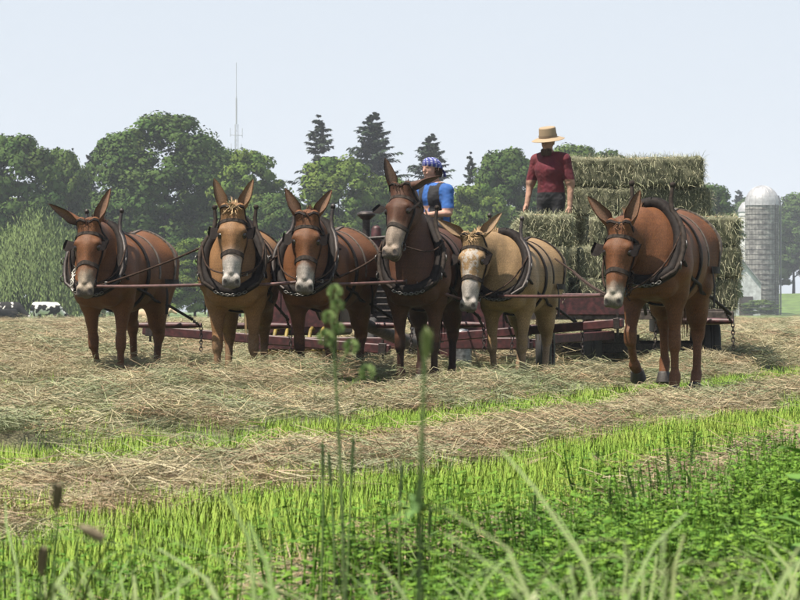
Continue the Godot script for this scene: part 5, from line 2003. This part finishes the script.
func build_wagon() -> void:
	var base := at(2.73, 36.9, -0.09)
	var turn := -0.05
	var o := thing("hay_wagon", base, turn, "red flatbed hay wagon loaded with bales behind the far right mule", "wagon")
	var deck := 0.81
	var bx := 1.2
	for k in 10:
		var m := MB.new()
		m.cbox(Vector3(-bx + 0.12 + 0.24 * k, deck - 0.022, -2.3), Vector3(0.232, 0.04 + 0.004 * (k % 2), 4.9), 0.004)
		part("deck_plank", m, M.old_wood, o)
	for s in [-1.0, 1.0]:
		var m := MB.new()
		m.cbox(Vector3(s * (bx + 0.03), deck - 0.085, -2.3), Vector3(0.06, 0.10, 4.9), 0.008)
		part("side_rail", m, M.old_wood, o)
		m = MB.new()
		m.cbox(Vector3(s * 0.45, deck - 0.20, -2.3), Vector3(0.10, 0.20, 4.8), 0.01)
		part("bolster", m, M.red_paint, o)
	var fm := MB.new()
	fm.cbox(Vector3(0, deck - 0.075, 0.19), Vector3(2.5, 0.10, 0.05), 0.008)
	part("front_rail", fm, M.old_wood, o)
	fm = MB.new()
	fm.cbox(Vector3(-0.55, deck + 0.06, 0.22), Vector3(1.05, 0.26, 0.04), 0.01)
	part("front_board", fm, M.red_paint, o)
	for z in [-0.55, -3.7]:
		var ax := MB.new()
		ax.bar(Vector3(-1.0, 0.34, z), Vector3(1.0, 0.34, z), 0.12, 0.12)
		ax.bar(Vector3(0, 0.34, z), Vector3(0, 0.50, z), 0.3, 0.1)
		part("axle", ax, M.dark_iron, o)
		for s in [-1.0, 1.0]:
			wheel(o, Vector3(s * (0.42 if z > -1.0 and s < 0 else 1.02), 0.33, z + (0.3 if z > -1.0 and s < 0 else 0.0)), 0.33, 0.22, M.red_paint)
	var tg := MB.new()
	tg.bar(Vector3(-0.2, 0.50, 0.1), Vector3(-1.0, 0.46, 1.5), 0.09, 0.10)
	part("drawbar", tg, M.red_paint, o)

	for k in 4:
		bale_kinds.append(make_bale_kind(Vector3(0.87 + 0.02 * k, 0.362, 0.46)))
	bale_kinds.append(make_bale_kind(Vector3(0.62, 0.362, 0.56)))
	var layer_name := ["bottom", "second", "third", "fourth", "top"]
	var xf := o.transform
	var jit := func() -> float: return rng.randf_range(-0.04, 0.04)
	# the short front stack the man leans over
	for l in 3:
		bale(4, xf * Vector3(-1.04 + 0.03 * l + jit.call(), deck + 0.19 + 0.38 * l, -0.12 - 0.03 * l), turn + jit.call(), "%s bale of the short front stack the man leans on" % layer_name[l].capitalize().to_lower())
	# the bale the man stands on, and the low ones beside it
	bale(0, xf * Vector3(-0.88, deck + 0.19, -0.78), turn, "bottom bale under the feet of the man in the straw hat")
	for l in 2:
		bale(1 + l, xf * Vector3(-0.17 + 0.04 * l, deck + 0.19 + 0.38 * l, -0.24), turn + 0.06 * (1 - 2 * l), "%s bale beside the front stack, behind the far right mule's ears" % layer_name[l])
	# full rows across the wagon
	var heights := [[3, 3, 3], [2, 5, 5], [2, 5, 5], [3, 5, 5], [3, 5, 4], [3, 4, 3]]
	var row_name := ["front", "second", "third", "fourth", "fifth", "rearmost"]
	var col_name := ["left", "middle", "right"]
	for r in heights.size():
		for c in 3:
			if r == 0 and c == 0:
				continue
			for l in heights[r][c]:
				if r == 0 and c == 1 and l < 2:
					pass
				var x := -0.92 + 0.92 * c
				if l >= 3:
					x = -0.26 + 0.84 * (c - 1) + (-0.04 if l == 4 else 0.04)
				elif r >= 1:
					x += 0.02
				var z := -1.28 - 0.49 * r + (0.36 if r == 0 else 0.0)
				if r == 0:
					z = -0.80
				bale(rng.randi() % 4, xf * Vector3(x + jit.call(), deck + 0.19 + 0.38 * l, z + jit.call()), turn + jit.call() * 3.0 + (PI if rng.randf() < 0.5 else 0.0), "%s-layer hay bale, %s of the %s row on the wagon" % [layer_name[l], col_name[c], row_name[r]])

# ------------------------------------------------------------------ people
var hand_geo: MB

func make_hand() -> void:
	# a right hand hanging along -y, palm toward -x... thumb forward (+z)
	var f := Field.new()
	f.bone(Vector3(0, 0.0, 0), Vector3(0, -0.035, 0.0), 0.026, 0.028, 1.0, 0.02)
	f.bone(Vector3(0.0, -0.05, -0.022), Vector3(0.0, -0.085, -0.028), 0.017, 0.015, 1.0, 0.02)
	f.bone(Vector3(0.0, -0.05, 0.020), Vector3(0.0, -0.088, 0.026), 0.018, 0.015, 1.0, 0.02)
	f.bone(Vector3(0.0, -0.04, 0.0), Vector3(0.0, -0.088, 0.0), 0.019, 0.016, 1.0, 0.02)
	var z := [0.029, 0.010, -0.009, -0.028]
	var l := [0.068, 0.076, 0.070, 0.055]
	for k in 4:
		var a := Vector3(0, -0.085, z[k])
		var b := a + Vector3(-0.008, -l[k] * 0.45, 0)
		var c := b + Vector3(-0.020, -l[k] * 0.32, 0)
		var e := c + Vector3(-0.018, -l[k] * 0.16, 0)
		f.bone(a, b, 0.0095, 0.0088, 1.0, 0.004)
		f.bone(b, c, 0.0088, 0.0080, 1.0, 0.003)
		f.bone(c, e, 0.0080, 0.0070, 1.0, 0.003)
	f.bone(Vector3(-0.006, -0.03, 0.022), Vector3(-0.018, -0.062, 0.046), 0.014, 0.011, 1.0, 0.01)
	f.bone(Vector3(-0.018, -0.062, 0.046), Vector3(-0.026, -0.090, 0.050), 0.0105, 0.0085, 1.0, 0.004)
	hand_geo = MB.new()
	f.net(hand_geo, Vector3(-0.08, -0.20, -0.06), Vector3(0.05, 0.04, 0.08), 0.0045, func(_p, _n): return Color(0.42, 0.24, 0.17))

func basis_to(down: Vector3, fwd: Vector3) -> Basis:
	var y := -down.normalized()
	var z := (fwd - y * fwd.dot(y)).normalized()
	return Basis(y.cross(z), y, z)

func person_head(f: Field, c: Vector3) -> void:
	# c: centre of the skull, face toward +z
	f.bone(c + Vector3(0, 0.03, -0.015), c + Vector3(0, 0.02, 0.015), 0.088, 0.084, 0.88, 0.03)
	f.bone(c + Vector3(0, -0.05, 0.035), c + Vector3(0, -0.085, 0.055), 0.058, 0.036, 0.95, 0.035)
	f.bone(c + Vector3(0, 0.012, 0.098), c + Vector3(0, -0.028, 0.112), 0.009, 0.014, 1.0, 0.012)
	f.bone(c + Vector3(-0.028, 0.026, 0.086), c + Vector3(0.028, 0.026, 0.086), 0.012, 0.012, 1.0, 0.015)
	f.bone(c + Vector3(-0.02, -0.055, 0.088), c + Vector3(0.02, -0.055, 0.088), 0.009, 0.009, 1.0, 0.01)
	f.pair(c + Vector3(0.074, 0.012, -0.008), c + Vector3(0.082, -0.020, -0.004), 0.014, 0.010, 0.008)
	f.bone(c + Vector3(0, -0.08, -0.015), c + Vector3(0, -0.17, -0.035), 0.050, 0.056, 1.0, 0.03)

func build_people() -> void:
	make_hand()
	var skin := Color(0.42, 0.24, 0.17)
	# ---- the man on the wagon
	var xf: Transform3D = Transform3D(Basis(Vector3.UP, -0.05), at(2.73, 36.9, -0.09))
	var foot := xf * Vector3(-0.92, 0.81 + 0.385, -0.66)
	var man := thing("person", foot, -0.55, "man in a maroon shirt and straw hat standing on the wagon behind the front bales", "person")
	man.scale = Vector3(0.97, 1.05, 1.0)
	var f := Field.new()
	var lean := Vector3(0, 0, 0.05)
	f.bone(Vector3(0, 0.92, 0.0), Vector3(0, 1.00, 0.0), 0.135, 0.135, 1.18, 0.06)
	f.bone(Vector3(0, 1.02, 0.0), Vector3(0, 1.26, 0.02), 0.128, 0.150, 1.18, 0.08)
	f.bone(Vector3(0, 1.26, 0.02), Vector3(0, 1.36, 0.025), 0.150, 0.115, 1.2, 0.08)
	f.pair(Vector3(0.13, 1.39, 0.01), Vector3(0.195, 1.37, 0.01), 0.075, 0.072, 0.05)
	for s in [-1.0, 1.0]:
		f.bone(Vector3(0.095 * s, 0.90, 0), Vector3(0.11 * s, 0.48, 0.03), 0.098, 0.066, 1.0, 0.05)
		f.bone(Vector3(0.11 * s, 0.48, 0.03), Vector3(0.12 * s, 0.08, -0.03), 0.064, 0.050, 1.0, 0.04)
		f.bone(Vector3(0.12 * s, 0.05, -0.04), Vector3(0.13 * s, 0.035, 0.15), 0.045, 0.036, 1.0, 0.03)
	# upper arms in loose sleeves, forearms down to the bale
	var el := [Vector3(-0.285, 1.08, 0.03), Vector3(0.27, 1.07, -0.02)]
	var wr := [Vector3(-0.27, 0.845, 0.14), Vector3(0.285, 0.82, 0.03)]
	for k in 2:
		var s := -1.0 if k == 0 else 1.0
		f.bone(Vector3(0.205 * s, 1.36, 0.01), el[k].lerp(Vector3(0.205 * s, 1.36, 0.01), 0.12), 0.074, 0.064, 1.0, 0.04)
		f.bone(Vector3(0.215 * s, 1.3, 0.01), el[k], 0.05, 0.044, 1.0, 0.02)
		f.bone(el[k], wr[k], 0.044, 0.030, 1.0, 0.02)
	var hc := Vector3(0, 1.565, 0.075)
	person_head(f, hc)
	var mb := MB.new()
	var paint := func(p: Vector3, nn: Vector3) -> Color:
		var fold := 1.0 + 0.15 * noise.get_noise_3dv(p * 6.0)
		if p.y > 1.455 and absf(p.x) < 0.12:
			return skin * 0.95
		if p.y < 0.09:
			return Color(0.03, 0.022, 0.018)
		var sx := absf(p.x)
		if sx > 0.2 and p.y < 1.135:
			return skin * 0.85
		if p.y < 0.985 and sx < 0.24:
			return Color(0.016, 0.016, 0.020) * fold
		return Color(0.115, 0.008, 0.018) * fold
	f.net(mb, Vector3(-0.42, -0.04, -0.26), Vector3(0.42, 1.82, 0.32), 0.0105, paint)
	var drop := [Vector3(-0.05, -0.9, 0.45), Vector3(0.02, -1, 0.15)]
	for k in 2:
		var b := basis_to(drop[k], Vector3(0, 0.2, 1))
		var hxf := Transform3D(b * Basis.from_scale(Vector3(-1.0 if k == 0 else 1.0, 1, 1)), wr[k] + Vector3(0, 0.01, 0))
		mb.add(hand_geo, hxf)
	var bd := part("body", mb, M.cloth, man)
	for s in [-1.0, 1.0]:
		var ey := MB.new()
		ey.ball(hc + Vector3(0.031 * s, 0.012, 0.079), Vector3(0.011, 0.009, 0.009), 8)
		part("eye", ey, M.eye, bd)
	# beard
	var be := MB.new()
	for i in 300:
		var a := rng.randf_range(-1.25, 1.25)
		var v := rng.randf()
		var p := hc + Vector3(sin(a) * 0.072, -0.068 - 0.04 * v, 0.012 + cos(a) * 0.070)
		be.col = Color(0.050, 0.032, 0.022) * rng.randf_range(0.7, 1.5)
		be.ribbon(PackedVector3Array([p, p + Vector3(sin(a) * 0.010, -0.018, 0.014), p + Vector3(sin(a) * 0.002, -0.048, 0.016)]), Vector3(cos(a), 0, -sin(a)), 0.016, 0.005)
	part("beard", be, M.hair, man)
	# hat, tipped forward as he looks down
	var hat := MB.new()
	var hx := Transform3D(Basis(Vector3.RIGHT, 0.20) * Basis.from_scale(Vector3(1.18, 1.08, 1.18)), hc + Vector3(0, 0.055, 0.0))
	hat.lathe(PackedVector2Array([Vector2(0.090, -0.004), Vector2(0.13, -0.008), Vector2(0.172, -0.022), Vector2(0.178, -0.018), Vector2(0.13, 0.002), Vector2(0.098, 0.006), Vector2(0.095, 0.02), Vector2(0.090, 0.105), Vector2(0.082, 0.118), Vector2(0.06, 0.120), Vector2(0.0, 0.110)]), 28, hx)
	var hp := part("hat", hat, M.hat_straw, man)
	var band := MB.new()
	band.lathe(PackedVector2Array([Vector2(0.0985, 0.008), Vector2(0.0985, 0.034)]), 28, hx)
	part("hat_band", band, M.hat_band, hp)

	# ---- the driver on the baler's seat
	var boy := thing("person", at(0.40, 34.0, 0.0), -0.85, "young driver in a blue bandana, blue shirt and black vest seated above the mules", "person")
	boy.scale = Vector3(1.14, 1.0, 1.12)
	f = Field.new()
	var seat := Vector3(0, 1.62, 0)
	f.bone(seat, seat + Vector3(0, 0.10, 0), 0.125, 0.12, 1.15, 0.06)
	f.bone(seat + Vector3(0, 0.10, 0), seat + Vector3(0, 0.34, 0.02), 0.115, 0.128, 1.18, 0.07)
	f.bone(seat + Vector3(0, 0.34, 0.02), seat + Vector3(0, 0.42, 0.03), 0.122, 0.095, 1.2, 0.07)
	f.pair(seat + Vector3(0.10, 0.43, 0.02), seat + Vector3(0.165, 0.41, 0.02), 0.066, 0.064, 0.05)
	for s in [-1.0, 1.0]:
		f.bone(seat + Vector3(0.085 * s, -0.02, 0.02), seat + Vector3(0.12 * s, -0.03, 0.40), 0.085, 0.062, 1.0, 0.05)
		f.bone(seat + Vector3(0.12 * s, -0.03, 0.40), seat + Vector3(0.12 * s, -0.42, 0.36), 0.058, 0.045, 1.0, 0.04)
		f.bone(seat + Vector3(0.12 * s, -0.44, 0.34), seat + Vector3(0.13 * s, -0.455, 0.50), 0.042, 0.034, 1.0, 0.03)
	var bel := [seat + Vector3(-0.235, 0.15, 0.06), seat + Vector3(0.235, 0.15, 0.06)]
	var bwr := [seat + Vector3(-0.13, 0.13, 0.28), seat + Vector3(0.13, 0.13, 0.28)]
	for k in 2:
		var s := -1.0 if k == 0 else 1.0
		var sh := seat + Vector3(0.175 * s, 0.40, 0.02)
		f.bone(sh, sh.lerp(bel[k], 0.75), 0.066, 0.060, 1.0, 0.035)
		f.bone(sh.lerp(bel[k], 0.5), bel[k], 0.042, 0.038, 1.0, 0.02)
		f.bone(bel[k], bwr[k], 0.038, 0.027, 1.0, 0.02)
	var bc := seat + Vector3(0, 0.645, 0.055)
	person_head(f, bc)
	mb = MB.new()
	var paint2 := func(p: Vector3, nn: Vector3) -> Color:
		var q := p - seat
		var fold := 1.0 + 0.15 * noise.get_noise_3dv(p * 7.0)
		if q.y > 0.495 and absf(q.x) < 0.12:
			return Color(0.50, 0.29, 0.22)
		if q.y < -0.40:
			return Color(0.03, 0.022, 0.018)
		if q.y < 0.05 and not (absf(q.x) > 0.1 and q.y > 0.09):
			return Color(0.022, 0.022, 0.028) * fold
		var sx := absf(q.x)
		if (q.z > 0.13 and q.y < 0.24) or (sx > 0.18 and q.y < 0.205):
			return Color(0.50, 0.29, 0.22)
		if sx > 0.148 or (q.y > 0.46 and sx < 0.1):
			return Color(0.022, 0.105, 0.36) * fold
		if q.z > 0.04 and sx < 0.035:
			return Color(0.022, 0.105, 0.36) * fold
		return Color(0.013, 0.013, 0.017) * fold
	f.net(mb, seat + Vector3(-0.36, -0.52, -0.22), seat + Vector3(0.36, 0.84, 0.58), 0.0105, paint2)
	for k in 2:
		var b := basis_to(Vector3(0.12 if k == 0 else -0.12, -0.05, 1), Vector3(0, 1, 0.2))
		mb.add(hand_geo, Transform3D(b * Basis.from_scale(Vector3(-1.0 if k == 1 else 1.0, 1, 1)), bwr[k]))
	bd = part("body", mb, M.cloth, boy)
	for s in [-1.0, 1.0]:
		var ey := MB.new()
		ey.ball(bc + Vector3(0.031 * s, 0.012, 0.079), Vector3(0.011, 0.009, 0.009), 8)
		part("eye", ey, M.eye, bd)
	# hair at the nape and temples
	var hr := MB.new()
	for i in 260:
		var a := rng.randf_range(1.2, TAU - 1.2)
		var p := bc + Vector3(sin(a) * 0.081, rng.randf_range(-0.045, 0.03), -0.01 + cos(a) * 0.092)
		hr.col = Color(0.04, 0.025, 0.017) * rng.randf_range(0.7, 1.4)
		hr.ribbon(PackedVector3Array([p, p + Vector3(sin(a) * 0.008, -0.025, cos(a) * 0.008), p + Vector3(sin(a) * 0.002, -0.05, 0)]), Vector3(cos(a), 0, -sin(a)), 0.016, 0.006)
	part("hair", hr, M.hair, boy)
	# bandana with white dots, knotted behind
	var bn := MB.new()
	var n1 := 56
	var n2 := 26
	var first := bn.v.size()
	for i in n2 + 1:
		for j in n1 + 1:
			var th := PI * 0.60 * i / n2
			var a := TAU * j / n1
			var d := Vector3(sin(th) * cos(a), cos(th), sin(th) * sin(a))
			var p := d * Vector3(0.088, 0.094, 0.110) * (1.0 + 0.025 * noise.get_noise_3dv(d * 4.0))
			# rises over the brow, dips at the nape
			p.y += -0.032 * clampf(-d.z, -0.6, 1.0) * sin(th)
			bn.col = Color(0.035, 0.045, 0.26)
			var u := Vector2(a * 7.0 / TAU * 2.0 * maxf(sin(th), 0.2), th * 5.0)
			if Vector2(fposmod(u.x, 1.0) - 0.5, fposmod(u.y, 1.0) - 0.5).length() < 0.24:
				bn.col = Color(0.62, 0.64, 0.72)
			bn.vert(bc + Vector3(0, 0.035, -0.004) + p, d)
	for i in n2:
		for j in n1:
			var a := first + i * (n1 + 1) + j
			bn.face(a, a + 1, a + n1 + 2)
			bn.face(a, a + n1 + 2, a + n1 + 1)
	var bp := part("bandana", bn, M.cloth, boy)
	var kn := MB.new()
	kn.col = Color(0.03, 0.04, 0.22)
	kn.ball(bc + Vector3(0, 0.01, -0.115), Vector3(0.024, 0.018, 0.018), 10)
	kn.ribbon(PackedVector3Array([bc + Vector3(0, 0.01, -0.12), bc + Vector3(0.02, -0.03, -0.145), bc + Vector3(0.03, -0.085, -0.14)]), Vector3(1, 0, 0), 0.03, 0.045)
	kn.ribbon(PackedVector3Array([bc + Vector3(0, 0.01, -0.12), bc + Vector3(-0.02, -0.02, -0.15), bc + Vector3(-0.04, -0.06, -0.155)]), Vector3(1, 0, 0.2), 0.03, 0.04)
	part("knot", kn, M.cloth, bp)
